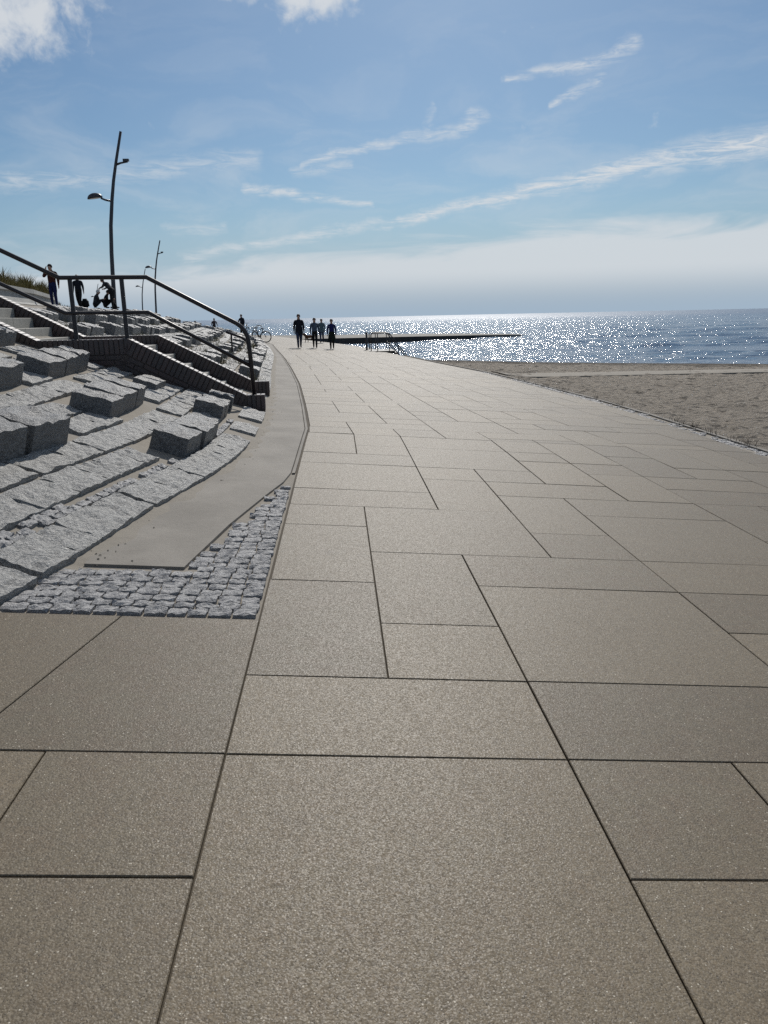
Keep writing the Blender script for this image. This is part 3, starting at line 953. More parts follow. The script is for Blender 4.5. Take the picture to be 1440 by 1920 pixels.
side_wall(0, WT, [(.026, 4)])
side_wall(SW - WT, SW, [(SW - WT + .026, 2)])
rng = random.Random(3)
def step_block(q0, q1, p0, p1, z0, z1):
    me = D.meshes.new('block'); bm = bmesh.new(); bmesh.ops.create_cube(bm, size=1)
    for v in bm.verts:
        v.co = sl(lerp(p0, p1, v.co.x + .5), lerp(q0, q1, v.co.y + .5), lerp(z0, z1, v.co.z + .5))
    bmesh.ops.recalc_face_normals(bm, faces=list(bm.faces))
    bmesh.ops.bevel(bm, geom=list(bm.edges), offset=.006, segments=1, affect='EDGES'); bm.to_mesh(me); bm.free(); me.materials.append(M['step'])
    inst('step_stone', me, stairs)
levels = []
for i in range(6): levels.append((.50 + i * TRD, .50 + (i + 1) * TRD + (.03 if i < 5 else 1.32), .30 + i * RIS))
for i in range(7): levels.append((3.62 + i * TRD, 3.62 + (i + 1) * TRD + (.03 if i < 6 else .6), 1.18 + (i + 1) * RIS))
for i, (pa, pb, z) in enumerate(levels):
    cuts = [WT + .005, WT + .005 + (1.05 if i % 2 else 1.45), SW - WT - .005]
    if i % 3 == 2: cuts.insert(1, WT + .55)
    for a, b in zip(cuts, cuts[1:]): step_block(a + .003, b - .003, pa, pb, z - .26, z)
step_block(WT + .01, SW - WT - .01, .06, .52, -.05, .155)

# handrail ----------------------------------------------------------
hr = empty('handrail', st(1.0, .3, .3)); HO = hr.location
tag(hr, 'dark brown steel double handrail of the brick stairs', 'handrail')
def hl(p, z, q=.14): return st(p, q, z) - HO
def arc(pts, r=.16, n=5):
    """round the inner corners of a polyline"""
    out = [Vector(pts[0])]
    for a, b, c in zip(pts, pts[1:], pts[2:]):
        a, b, c = Vector(a), Vector(b), Vector(c); l = min(r, (b - a).length * .45, (c - b).length * .45)
        s_, e_ = b + (a - b).normalized() * l, b + (c - b).normalized() * l
        for k in range(n + 1):
            t = k / n; out.append((1 - t)**2 * s_ + 2 * t * (1 - t) * b + t * t * e_)
    out.append(Vector(pts[-1])); return out
mb = MB(); mb.tube(arc([hl(6.2, 3.50), hl(5.6, 3.43), hl(2.98 + .02, 2.27), hl(1.70, 2.26), hl(.20, 1.43), hl(.17, .40)], .09), .033, 12)
# corners of the landing are mitred, only the foot is curved
mb = MB(); A_ = [hl(6.2, 3.62), hl(5.40, 3.50), hl(2.98, 2.27), hl(1.70, 2.26)]
foot = arc([hl(1.70, 2.26), hl(.22, 1.455), hl(.17, .30)], .22, 7)
mb.tube(A_ + foot[1:], .034, 12); mb.build('top_rail', M['rail'], hr, True)
mb = MB(); mb.tube([hl(6.2, 3.09), hl(5.40, 2.98), hl(2.95, 1.75), hl(1.72, 1.74), hl(.19, .87)], .030, 12); mb.build('lower_rail', M['rail'], hr, True)
for (p, zt, zb) in ((2.83, 2.26, 1.34), (2.07, 2.26, 1.34), (5.45, 3.5, 2.45)):
    mb = MB(); R = Matrix((SA, SQ, Vector((0, 0, 1)))).transposed()
    mb.box(hl(p, (zt + zb) / 2), (.062, .03, zt - zb), R); mb.box(hl(p, zb + .012), (.13, .11, .014), R); mb.build('post', M['rail'], hr)

# second handrail farther along
h2 = empty('handrail', (-2.7, 24, .4)); tag(h2, 'short dark handrail end on the slope behind the tall stair rail', 'handrail')
off = Vector(h2.location)
mb = MB(); mb.tube([q - off for q in arc([Vector((-3.35, 24, 1.25)), Vector((-2.74, 24, 1.02)), Vector((-2.66, 24, .25))], .18, 6)], .04, 10); mb.build('top_rail', M['rail'], h2, True)
mb = MB(); mb.box(Vector((-3.2, 24, .93)) - off, (.05, .03, .55)); mb.build('post', M['rail'], h2)

# ------------------------------------------------------------------ right edge: cobble gutter, kerb, beach
gut = MB(); kerb = MB(); rng = random.Random(15)
Y = -3.0
gutter_cob = MB()
while Y < 30:
    xr = at_y(RIGHT, Y) + .03
    for k in range(2):
        xx = xr + .06 + k * .115; me = rng.choice(cob_meshes); hh = .04
        if rng.random() < .25 + .5 * (noise.noise(Vector((xx, Y * .4, 2))) > .1) * (k > 0): continue
        o = Vector((xx, Y + rng.uniform(-.01, .01), gz(xx, Y) - .032 + rng.uniform(-.012, .006)))
        gutter_cob.add([o + Vector((v.co.x * .108, v.co.y * .10, v.co.z * hh)) for v in me.vertices], [tuple(f.vertices) for f in me.polygons])
    Y += .112
gy = [-4 + .5 * i for i in range(70)] + [31 + i * 1.0 for i in range(12)]
vs_, fs_ = [], []
for Yv in gy:
    xr = at_y(RIGHT, Yv) + .01; vs_ += [(xr, Yv, gz(xr, Yv) - .022), (xr + .28, Yv, gz(xr + .28, Yv) - .022)]
for i in range(len(gy) - 1): fs_.append((2 * i, 2 * i + 1, 2 * i + 3, 2 * i + 2))
gutter = obj('gutter_path', vs_, fs_, M['drift']); tag(gutter, 'cobbled gutter strip between promenade slabs and beach', None, None, 'structure')
gc = gutter_cob.build('cobble_field', M['cobble'], gutter); gc['kind'] = 'stuff'
mb = MB()
for i in range(len(gy) - 1):
    (ya, yb) = gy[i], gy[i + 1]
    for s_ in (0,):
        xa, xb = at_y(RIGHT, ya) + .27, at_y(RIGHT, yb) + .27
        za, zb = gz(xa, ya) + .008, gz(xb, yb) + .008
        mb.add([(xa, ya, za - .1), (xb, yb - .004, zb - .1), (xb, yb - .004, zb), (xa, ya, za), (xa + .07, ya, za), (xb + .07, yb - .004, zb), (xa + .07, ya, za - .2), (xb + .07, yb - .004, zb - .2)], [(0, 1, 2, 3), (3, 2, 5, 4), (4, 5, 7, 6), (0, 3, 4, 6), (1, 7, 5, 2)])
kb = mb.build('kerb', M['band'], gutter)

SHORE = [(4.0, 49), (5.3, 47.0), (7.05, 45.7), (10.7, 42.4), (15.5, 39.4), (20.7, 36.7), (30, 33), (60, 26), (120, 16)]
def shore_y(X):
    for a, b in zip(SHORE, SHORE[1:]):
        if a[0] <= X <= b[0]: return lerp(a[1], b[1], (X - a[0]) / (b[0] - a[0]))
    return SHORE[0][1] if X < SHORE[0][0] else SHORE[-1][1]
def beach_z(X, Y):
    f = (Y - 8) / (shore_y(X) - 8)
    z = -.445 - .02 * max(0, min(X - 6, 10)) / 10 - .54 * max(0, f) ** 1.5
    if f > 1: z = -1.0 - (f - 1) * 2.2
    e = X - at_y(RIGHT, Y)
    if e < 1.6: z = max(z, lerp(gz(X, Y) + .012, z, sstep(.28, 1.6, e)) if Y < 33 else z)
    return z
vs_, fs_ = [], []; NX, NYY = 230, 330
for i in range(NYY + 1):
    Y = -4 + 54 * (i / NYY)
    x0 = at_y(RIGHT, Y) + .30 + .10 * noise.noise(Vector((0, Y * .7, 8))) + .05
    for k in range(NX + 1):
        X = x0 + 70 * (k / NX) ** 2.1
        z = beach_z(X, Y)
        e = X - x0
        fade = sstep(0, .5, e) * (1 - sstep(shore_y(X) - 2.5, shore_y(X), Y))
        pit = noise.noise(Vector((X * 2.6, Y * 2.6, 0))) * .055 + noise.noise(Vector((X * 6.0, Y * 6.0, 5))) * .035 + noise.noise(Vector((X * .7, Y * .7, 9))) * .05
        vs_.append((X, Y, z + (pit + .01) * fade))
for i in range(NYY):
    for k in range(NX): a = i * (NX + 1) + k; fs_.append((a, a + 1, a + NX + 2, a + NX + 1))
beach = obj('beach', vs_, fs_, M['sand'], smooth=True); tag(beach, 'trampled sandy beach between promenade and sea', None, None, 'structure')
# path across the beach
vs_, fs_ = [], []
for i in range(41):
    X = 5.9 + 30 * i / 40; y0 = 27.35 + (X - 6.1) * .09; y1 = y0 + 2.6 + .4 * noise.noise(Vector((X, 0, 0)))
    z0 = beach_z(X, y0) + .045; z1 = beach_z(X, y1) + .03
    vs_ += [(X, y0, z0 - .2), (X, y0, z0), (X, (y0 + y1) / 2, (z0 + z1) / 2 + .01), (X, y1, z1), (X, y1 + .5, z1 - .15)]
for i in range(40):
    for k in range(4): a = i * 5 + k; fs_.append((a, a + 5, a + 6, a + 1))
bp = obj('beach_path', vs_, fs_, M['drift']); tag(bp, 'flat sand-covered concrete path crossing the beach', None, None, 'structure')

# small dry seaweed and twigs blown against the slope foot and the beach edge
rng = random.Random(44); db_ = MB()
def bit(x, y, z, L):
    a = rng.uniform(0, 6.28); dx, dy = math.cos(a) * L, math.sin(a) * L; wd = rng.uniform(.002, .006); h = rng.uniform(.002, .007)
    px, py = -math.sin(a) * wd, math.cos(a) * wd
    db_.add([(x - dx - px, y - dy - py, z), (x + dx - px, y + dy - py, z), (x + dx + px, y + dy + py, z), (x - dx + px, y - dy + py, z), (x, y, z + h)], [(0, 1, 4), (1, 2, 4), (2, 3, 4), (3, 0, 4)])
for i in range(300):
    Y = 3.9 + 16 * rng.random() ** 1.6; x = at_y(BOT, Y) + .02 + abs(rng.gauss(0, .13))
    if noise.noise(Vector((x * 2, Y * 1.7, 3))) < -.02: continue
    bit(x, Y, gz(x, Y) + .010, rng.uniform(.004, .013))
for i in range(700):
    Y = 7 + 22 * rng.random(); x = at_y(RIGHT, Y) + .22 + rng.gauss(0, .10)
    if noise.noise(Vector((1.3, Y * .8, 7))) < .0: continue
    bit(x, Y, gz(x, Y) + .006, rng.uniform(.012, .05))
for i in range(26):
    Y = 8 + rng.random() * 20; x = at_y(RIGHT, Y) + .32
    for k in range(rng.randint(4, 12)):
        h = rng.uniform(.05, .18); a = rng.uniform(0, 6.28); xx = x + rng.gauss(0, .04); yy = Y + rng.gauss(0, .10)
        db_.add([(xx - .004, yy, gz(xx, yy)), (xx + .004, yy, gz(xx, yy)), (xx + math.cos(a) * h * .5, yy + math.sin(a) * h * .5, gz(xx, yy) + h)], [(0, 1, 2)])
do = db_.build('beach_debris', plain('dry_seaweed', (.03, .024, .016), .8)); tag(do, 'dark dry seaweed and twigs along the paving edges', 'debris', None, 'stuff')

# ------------------------------------------------------------------ jetty
near = [(-9, 74), (-4, 78.5), (2.6, 81), (9, 82.5), (15, 86), (20, 91), (24, 97)]
farp = [(-22, 104), (-12, 101), (-2, 98), (8, 96), (15, 96), (20.5, 97), (24.6, 98)]
zt = [-.30, -.40, -.46, -.50, -.60, -.76, -1.02]
vs_, fs_ = [], []
for a, b, z in zip(near, farp, zt): vs_ += [(a[0], a[1] - .5, -1.5), (a[0], a[1], z), (b[0], b[1], z), (b[0], b[1] + .5, -1.5)]
for i in range(len(near) - 1):
    for k in range(3): a = i * 4 + k; fs_.append((a, a + 4, a + 5, a + 1))
jt = obj('jetty', [(x, y, z) for x, y, z in vs_], fs_, [M['jetty'], M['wet_shaded']]); tag(jt, 'long low stone jetty running out into the glittering sea', 'jetty')
for i, f in enumerate(jt.data.polygons): f.material_index = 0 if i % 3 == 1 else 1  # sides get the dark tone: wet, plus their backlit shade as colour

# ------------------------------------------------------------------ railing of the steps into the sea
rl = empty('sea_steps', (2.6, 47, -.35)); tag(rl, 'platform with steps and pipe railings leading down to the sea at the promenade edge', 'sea steps')
ro_ = Vector(rl.location)
mb = MB(); mb.box(Vector((2.35, 47, -.42)) - ro_, (1.9, 2.9, .16)); mb.build('platform', M['wet_shaded'], rl)
for k in range(6):
    mb = MB(); mb.box(Vector((3.40 + k * .16, 47, -.50 - k * .19)) - ro_, (.20, 2.5, .10)); mb.build('step', M['wet_shaded'], rl)
for yy in (45.7, 48.3):
    mb = MB(); mb.tube([q - ro_ for q in arc([Vector((1.92, yy, -.35)), Vector((1.92, yy, .66)), Vector((2.98, yy, .66)), Vector((4.15, yy, -.85))], .12, 4)], .030, 8); mb.build('top_rail', M['rail'], rl, True)
    mb = MB(); mb.tube([Vector((2.98, yy, .14)) - ro_, Vector((3.95, yy, -1.1)) - ro_], .025, 8); mb.build('mid_rail', M['rail'], rl, True)
    for (x, zt_, zb_) in ((2.3, .66, -.35), (2.98, .66, -.4), (3.5, -.01, -.9)):
        mb = MB(); mb.tube([Vector((x, yy, zb_)) - ro_, Vector((x, yy, zt_)) - ro_], .026, 8); mb.build('post', M['rail'], rl, True)
bo = empty('bollard', (1.72, 47.2, gz(1.72, 47.2))); tag(bo, 'slim dark bollard beside the sea steps railing', 'bollard')
mb = MB(); mb.tube([(0, 0, -.05), (0, 0, .9), (0, 0, .92)], [.06, .06, .045], 10); mb.build('shaft', M['lamp'], bo)
mb = MB(); mb.tube([(0, 0, .925), (0, 0, .95), (0, 0, 1.0), (0, 0, 1.04), (0, 0, 1.06)], [.05, .085, .09, .07, .02], 10); mb.build('cap', M['lamp'], bo, True)

# ------------------------------------------------------------------ street lamps
def make_lamp():
    e = empty('street_lamp')
    P = [(0, 0, 0), (.02, 0, .5), (.05, 0, 1.03), (.09, 0, 2.0), (.14, 0, 2.95), (.25, 0, 4.3), (.44, 0, 5.55), (.62, 0, 6.5), (.84, 0, 7.4), (1.23, 0, 8.86)]
    rs = [.125, .12, .115, .11, .105, .098, .09, .082, .075, .066]
    mb = MB(); mb.tube([P[0], P[0]] and P, rs, 14); mb.build('pole', M['lamp'], e, True)
    mb = MB(); mb.tube([(0, 0, -.03), (0, 0, .05)], .2, 14); mb.build('base_plate', M['lamp'], e)
    mb = MB(); mb.tube([(.44, 0, 5.50), (.1, 0, 5.57), (-.12, 0, 5.66)], [.055, .05, .045], 8); mb.build('arm', M['lamp'], e, True)
    # shell-shaped head: half dome, flat below
    mb = MB(); n, m = 14, 6; vs, fs = [], []
    for j in range(m + 1):
        a = (math.pi / 2) * j / m
        for i in range(n):
            b = 2 * math.pi * i / n
            vs.append((-.42 + math.cos(b) * .40 * math.cos(a) - (0.05 * math.sin(a)), math.sin(b) * .22 * math.cos(a), 5.66 + .26 * math.sin(a) + .10 * (-math.cos(b) * math.cos(a)) * -.5))
    for j in range(m):
        for i in range(n): fs.append((j * n + i, j * n + (i + 1) % n, (j + 1) * n + (i + 1) % n, (j + 1) * n + i))
    fs.append(tuple(reversed(range(n)))); mb.add(vs, fs); hd = mb.build('lamp_head', M['lamp'], e, True)
    mb = MB(); mb.add([(-.42 + math.cos(2 * math.pi * i / n) * .30, math.sin(2 * math.pi * i / n) * .15, 5.655 + .05 * math.cos(2 * math.pi * i / n) * .7) for i in range(n)], [tuple(range(n - 1, -1, -1))]); mb.build('lens', M['glass'], hd)
    mb = MB(); mb.tube([(.82, 0, 7.28), (1.09, 0, 7.36), (1.44, 0, 7.42)], [.065, .05, .045], 8); mb.build('bracket', M['lamp'], e, True)
    mb = MB(); mb.box((1.36, 0, 7.49), (.30, .16, .12)); mb.build('spotlight', M['lamp'], e)
    return e
def copy_tree(o, parent=None):
    c = o.copy(); COL.objects.link(c); c.parent = parent
    for ch in list(o.children): copy_tree(ch, c)
    return c
lamp0 = make_lamp()
spots = [((-12.04, 44.0), 2.27, 'tall curved street lamp standing by the seated people on the upper promenade'), ((-22.6, 101), 2.36, 'street lamp second along the upper promenade, behind the sloping handrail'),
         ((-37.0, 154), 2.36, 'third street lamp, thin in the distance beside the second one'), ((-62.0, 209), 2.36, 'farthest tiny street lamp just showing beside the tall lamp pole')]
for i, ((x, y), z, lab) in enumerate(spots):
    o = lamp0 if i == 0 else copy_tree(lamp0)
    o.location = (x, y, z); o.rotation_euler = (0, 0, rad((0, 6, 10, 12)[i])); tag(o, lab, 'street lamp', 'street lamps along the upper promenade')

# ------------------------------------------------------------------ people
def bake(o):
    dg = bpy.context.evaluated_depsgraph_get(); dg.update()
    me = D.meshes.new_from_object(o.evaluated_get(dg)); old = o.data
    o.modifiers.clear(); o.data = me; D.meshes.remove(old)


def skinned(name, J, E, root, parent=None, sub=2):
    """J: {joint: (co, r or (rx,ry))}, E: edges; grows one continuous body"""
    keys = list(J); me = D.meshes.new(name); me.from_pydata([J[k][0] for k in keys], [(keys.index(a), keys.index(b)) for a, b in E], []); me.update()
    o = D.objects.new(name, me); link(o, parent)
    md = o.modifiers.new('skin', 'SKIN'); md.use_smooth_shade = True; md.branch_smoothing = .4
    sl_ = me.skin_vertices[0].data
    for i, k in enumerate(keys):
        r = J[k][1]; sl_[i].radius = (r, r) if not isinstance(r, tuple) else r
        sl_[i].use_root = (k == root)
    if sub:
        s2 = o.modifiers.new('sub', 'SUBSURF'); s2.levels = sub; s2.render_levels = sub
    bake(o); return o


def body_materials(o, J, region, mats):
    names = list(mats); o.data.materials.clear()
    for k in names: o.data.materials.append(mats[k])
    jj = [(Vector(c[0]), names.index(region(k))) for k, c in J.items()]
    hands = {k for k in J if k[:4] == 'palm' or (k[0] in 'fgt' and k[1] in '0123')}
    jj = [(a, b, k in hands) for (a, b), k in zip(jj, J)]
    for f in o.data.polygons:
        c = f.center; f.material_index = min((q for q in jj if not q[2] or (q[0] - c).length < .034), key=lambda q: (q[0] - c).length_squared)[1]


def person(label, loc, face, h, pose, top, legs, hairm, group=None, skirt=None, cap=None, bulk=1.0, shoes=None, coat=0.0):
    e = empty('person', loc, face); tag(e, label, 'person', group); s = h / 1.76
    L = pose
    def fat(n): return 1.5 if n in ('skull', 'crown') else 1.3 if n == 'chin' else 1.15 if n == 'neck' else (1.0 if n[0] in 'fgt' or n == 'nose' else 1.12 if n[:2] in ('el', 'sh', 'wr') else 1.24)
    J = {}
    def j(n, co, r): J[n] = (Vector(co) * s, tuple(x * s * fat(n) for x in r) if isinstance(r, tuple) else r * s * fat(n))
    lean = L.get('lean', 0.0); hipz = L.get('hip', .93)
    def up(x, y, z):      # torso point leaned forward about the hips
        d = z - .93; return (x, y + math.sin(lean) * d, hipz + math.cos(lean) * d)
    j('pelvis', up(0, 0, .95), (.155 * bulk, .11 * bulk)); j('waist', up(0, .005, 1.10), (.145 * bulk, .105 * bulk)); j('chest', up(0, .0, 1.30), (.165 * bulk, .115 * bulk)); j('collar', up(0, -.005, 1.44), (.10, .075))
    j('neck', up(0, .015, 1.52), .055); hd = L.get('head', (0, 0.03)); 
    j('chin', up(hd[0] * .5, .035 + hd[1] * .5, 1.585), (.066, .072)); j('skull', up(hd[0], .03 + hd[1], 1.67), (.078, .094)); j('crown', up(hd[0], .015 + hd[1], 1.735), (.05, .058))
    j('nose', up(hd[0], .125 + hd[1], 1.635), .014)
    E = [('pelvis', 'waist'), ('waist', 'chest'), ('chest', 'collar'), ('collar', 'neck'), ('neck', 'chin'), ('chin', 'skull'), ('skull', 'crown'), ('skull', 'nose')]
    for sd_, S in (('L', -1), ('R', 1)):
        j('sh' + sd_, up(S * .185 * bulk**.5, 0, 1.425), .068); el_ = L.get('elb' + sd_, (S * .245, -.02, 1.14)); wr = L.get('wri' + sd_, (S * .255, .06, .89))
        el_ = up(*el_); wr = up(*wr)
        j('el' + sd_, el_, .052 * bulk); j('wr' + sd_, wr, .036); dv = (Vector(wr) - Vector(el_)).normalized()
        pm = Vector(wr) + dv * .075; j('palm' + sd_, pm, (.030, .022)); side = dv.cross(Vector((S, 0, 0.2))).normalized()
        E += [('collar', 'sh' + sd_), ('sh' + sd_, 'el' + sd_), ('el' + sd_, 'wr' + sd_), ('wr' + sd_, 'palm' + sd_)]
        for k, (offs, ln) in enumerate(((-.027, .060), (-.009, .072), (.009, .068), (.026, .052))):
            a = pm + side * offs + dv * .035; b = a + dv * ln * .6 + Vector((-S * .008, .012, 0))
            j('f%d%s' % (k, sd_), a, .0095); j('g%d%s' % (k, sd_), b, .008); E += [('palm' + sd_, 'f%d%s' % (k, sd_)), ('f%d%s' % (k, sd_), 'g%d%s' % (k, sd_))]
        th = Vector(wr) + dv * .03 + side * .04; j('t0' + sd_, th, .011); j('t1' + sd_, th + dv * .04 + side * .018, .009); E += [('wr' + sd_, 't0' + sd_), ('t0' + sd_, 't1' + sd_)]
        hp = (S * .088, 0, hipz - .02); kn = L.get('kn' + sd_, (S * .095, .03, .50)); an = L.get('an' + sd_, (S * .10, -.01, .09)); to = L.get('to' + sd_, (an[0] + S * .02, an[1] + .15, an[2] - .05))
        j('hip' + sd_, hp, .088 * bulk); j('kn' + sd_, kn, .060); j('cf' + sd_, Vector(kn).lerp(Vector(an), .35), .056); j('an' + sd_, an, .040); j('he' + sd_, (an[0], an[1] - .04, max(.035, an[2] - .05)), .038); j('to' + sd_, to, (.040, .030))
        E += [('pelvis', 'hip' + sd_), ('hip' + sd_, 'kn' + sd_), ('kn' + sd_, 'cf' + sd_), ('cf' + sd_, 'an' + sd_), ('an' + sd_, 'he' + sd_), ('he' + sd_, 'to' + sd_)]
    o = skinned('body', J, E, 'pelvis', e)
    def region(k):
        if k in ('chin', 'skull', 'crown', 'nose') or k[:4] == 'palm' or k[0] in 'fgt' and k[1] in '0123': return 'skin'
        if k[:2] in ('he', 'to'): return 'shoe'
        if k[:3] == 'hip' or k[:2] in ('kn', 'cf', 'an') or k == 'pelvis' and coat == 0: return 'legs'
        return 'top'
    body_materials(o, J, region, dict(skin=M['skin'], shoe=shoes or fab('shoe', (.015, .014, .014)), legs=legs, top=top))
    # hair or cap: a shell over the skull
    c = Vector(J['skull'][0]); vs, fs = [], []; n, m = 12, 6
    for a in range(m + 1):
        th = (math.pi * .60) * a / m
        for b in range(n):
            ph = 2 * math.pi * b / n; front = max(0, math.sin(ph)); cut = 1 - .58 * front * (a / m)
            vs.append(c + Vector((math.sin(th * cut) * math.cos(ph) * .100, math.sin(th * cut) * math.sin(ph) * .122 - .014, math.cos(th * cut) * .122 + .008)) * s)
    for a in range(m):
        for b in range(n): fs.append((a * n + b, (a + 1) * n + b, (a + 1) * n + (b + 1) % n, a * n + (b + 1) % n))
    obj('cap' if cap else 'hair', vs, fs, cap or hairm, e, True)
    if coat:      # lower part of an open coat or jacket
        mb = MB(); vs, fs = [], []; n = 16
        for zz, rx_, ry_ in ((1.12, .172, .128), (1.0, .182, .138), (.93 - coat * .5, .19, .145), (.93 - coat, .20, .15)):
            for b in range(n): ph = 2 * math.pi * b / n; q = up(math.cos(ph) * rx_ * bulk, math.sin(ph) * ry_ * bulk, zz); vs.append(Vector(q) * s)
        for a in range(3):
            for b in range(n): fs.append((a * n + b, a * n + (b + 1) % n, (a + 1) * n + (b + 1) % n, (a + 1) * n + b))
        obj('jacket_hem', vs, fs, top, e, True)
    if skirt:
        vs, fs = [], []; n = 18
        for zz, rr_ in ((1.06, .155), (.95, .185), (.75, .215), (.52, .25)):
            for b in range(n): ph = 2 * math.pi * b / n; k = rr_ * (1 + .05 * math.sin(5 * ph) * (1.06 - zz)); vs.append(Vector((math.cos(ph) * k, math.sin(ph) * k * .8, zz)) * s)
        for a in range(3):
            for b in range(n): fs.append((a * n + b, a * n + (b + 1) % n, (a + 1) * n + (b + 1) % n, (a + 1) * n + b))
        obj('skirt', vs, fs, skirt, e, True)
    return e


def walk_pose(k=1, arm=1.0):
    """mid-stride; k=+1 right leg forward"""
    f, b = ('R', 'L') if k > 0 else ('L', 'R'); S = {'L': -1, 'R': 1}
    return {'kn' + f: (S[f] * .085, .17, .51), 'an' + f: (S[f] * .08, .20, .10), 'to' + f: (S[f] * .09, .36, .08), 'kn' + b: (S[b] * .085, .02, .50), 'an' + b: (S[b] * .08, -.26, .17), 'to' + b: (S[b] * .085, -.13, .05),
            'elb' + f: (S[f] * .25, -.10 * arm, 1.15), 'wri' + f: (S[f] * .26, -.08 * arm, .90), 'elb' + b: (S[b] * .25, .03 * arm, 1.14), 'wri' + b: (S[b] * .25, .17 * arm, .93)}


BACK = math.pi       # facing the camera: local +y points to -Y
G1 = 'people walking on the lower promenade'
navy = fab('navy', (.012, .014, .022)); denim = fab('denim', (.035, .045, .085)); blackf = fab('blackcloth', (.012, .012, .013)); bluegrey = fab('bluegrey', (.075, .10, .145)); pale = fab('paleblue', (.10, .15, .17)); royal = fab('royal', (.012, .015, .095)); green = fab('green', (.01, .06, .02)); rust = fab('rust', (.055, .014, .010)); trou = fab('blue_trousers', (.012, .018, .075)); darkg = fab('darkgrey', (.03, .033, .04)); olive = fab('darkskirt', (.012, .020, .012))
def gl(x, y): return (x, y, gz(x, y))
person('man in a dark jacket and jeans walking, tallest of the group on the lower promenade', gl(-2.15, 44.34), BACK + .1, 1.83, walk_pose(1), navy, denim, M['hair'], G1, bulk=1.12, coat=.18)
person('person in a blue-grey top and black trousers walking beside the brown dog', gl(-1.32, 45.63), BACK + .05, 1.68, walk_pose(-1), bluegrey, blackf, M['hair'], G1, bulk=1.02)
person('person in a pale blue jacket and jeans walking behind the group', gl(-1.11, 55.64), BACK - .1, 1.62, walk_pose(1, .6), pale, denim, M['hair'], G1, bulk=1.05, coat=.12)
person('woman in a royal blue jacket and dark skirt walking nearest the sea', gl(-.34, 45.42), BACK, 1.67, walk_pose(1, .7), royal, blackf, M['hair'], G1, skirt=olive)
G2 = 'people on the upper promenade'
UZ = 2.33
person('standing person in a cap, rust jacket over green, blue trousers, hand raised to the face', (-12.43, 36.0, UZ), BACK - .15, 1.76, {'elbR': (.30, .14, 1.25), 'wriR': (.15, .17, 1.56), 'elbL': (-.27, -.03, 1.14), 'wriL': (-.28, .0, .9)}, rust, trou, M['hair'], G2, cap=navy, bulk=1.15, shoes=fab('white_shoe', (.6, .6, .58)))
person('person in a dark jacket and black trousers strolling on the upper promenade', (-13.32, 42.27, UZ), BACK + .1, 1.66, walk_pose(-1, .4), navy, blackf, M['grey_hair'], G2, bulk=1.12)
sit = {'hip': .15, 'lean': .28, 'knL': (-.12, .40, .44), 'anL': (-.12, .62, .09), 'knR': (.12, .38, .46), 'anR': (.13, .58, .09), 'elbL': (-.25, .12, 1.20), 'wriL': (-.14, .34, 1.24), 'elbR': (.25, .12, 1.20), 'wriR': (.13, .34, 1.26)}
person('person in a white cap sitting hunched by the tall lamp', (-12.75, 42.9, UZ), -1.1, 1.72, sit, darkg, blackf, M['hair'], G2, cap=fab('white_cap', (.6, .6, .58)), bulk=1.1)
person('dark-haired person sitting between the white cap and the bending figure', (-12.35, 43.3, UZ), -1.3, 1.70, sit, blackf, blackf, M['hair'], G2, bulk=1.1)
person('person bending forward with one arm out beside the tall lamp', (-11.80, 43.0, UZ), 1.35, 1.70, {'lean': .75, 'elbL': (-.24, .22, 1.20), 'wriL': (-.20, .44, 1.12), 'elbR': (.24, .20, 1.18), 'wriR': (.2, .42, 1.10), 'knL': (-.10, .05, .50), 'knR': (.10, .10, .50), 'anR': (.1, .12, .09)}, darkg, blackf, M['hair'], G2, bulk=1.1)
# a rucksack on the ground by the sitters
rk = empty('rucksack', (-13.15, 42.6, UZ)); tag(rk, 'black rucksack on the ground beside the seated people', 'rucksack')
bm = bmesh.new(); bmesh.ops.create_cube(bm, size=1); bmesh.ops.bevel(bm, geom=list(bm.edges), offset=.22, segments=3, affect='EDGES')
for v in bm.verts: v.co = Vector((v.co.x * .34 * (1.1 - .25 * v.co.z), v.co.y * .24, (v.co.z + .5) * .50))
me = D.meshes.new('bag'); bm.to_mesh(me); bm.free(); me.materials.append(blackf); me.shade_smooth(); inst('bag', me, rk)
for sx in (-.09, .09):
    mb = MB(); mb.tube([(sx, .11, .44), (sx, .19, .36), (sx, .19, .2), (sx, .11, .08)], .018, 6); mb.build('strap', blackf, rk, True)

# dog ----------------------------------------------------------------
dg_ = empty('dog', gl(-1.98, 54.7), BACK - .8); tag(dg_, 'brown medium-sized dog walking behind the group', 'dog')
J = dict(chest=(Vector((0, .22, .40)), (.10, .13)), ribs=(Vector((0, .0, .41)), (.105, .12)), loin=(Vector((0, -.24, .43)), (.075, .085)), rump=(Vector((0, -.38, .44)), (.085, .09)), tail1=(Vector((0, -.50, .48)), .025), tail2=(Vector((0, -.62, .58)), .018), tail3=(Vector((0, -.66, .68)), .012),
         neck=(Vector((0, .36, .50)), .075), head=(Vector((0, .46, .58)), .072), muzzle=(Vector((0, .57, .55)), .036), nose=(Vector((0, .63, .545)), .024))
E_ = [('chest', 'ribs'), ('ribs', 'loin'), ('loin', 'rump'), ('rump', 'tail1'), ('tail1', 'tail2'), ('tail2', 'tail3'), ('chest', 'neck'), ('neck', 'head'), ('head', 'muzzle'), ('muzzle', 'nose')]
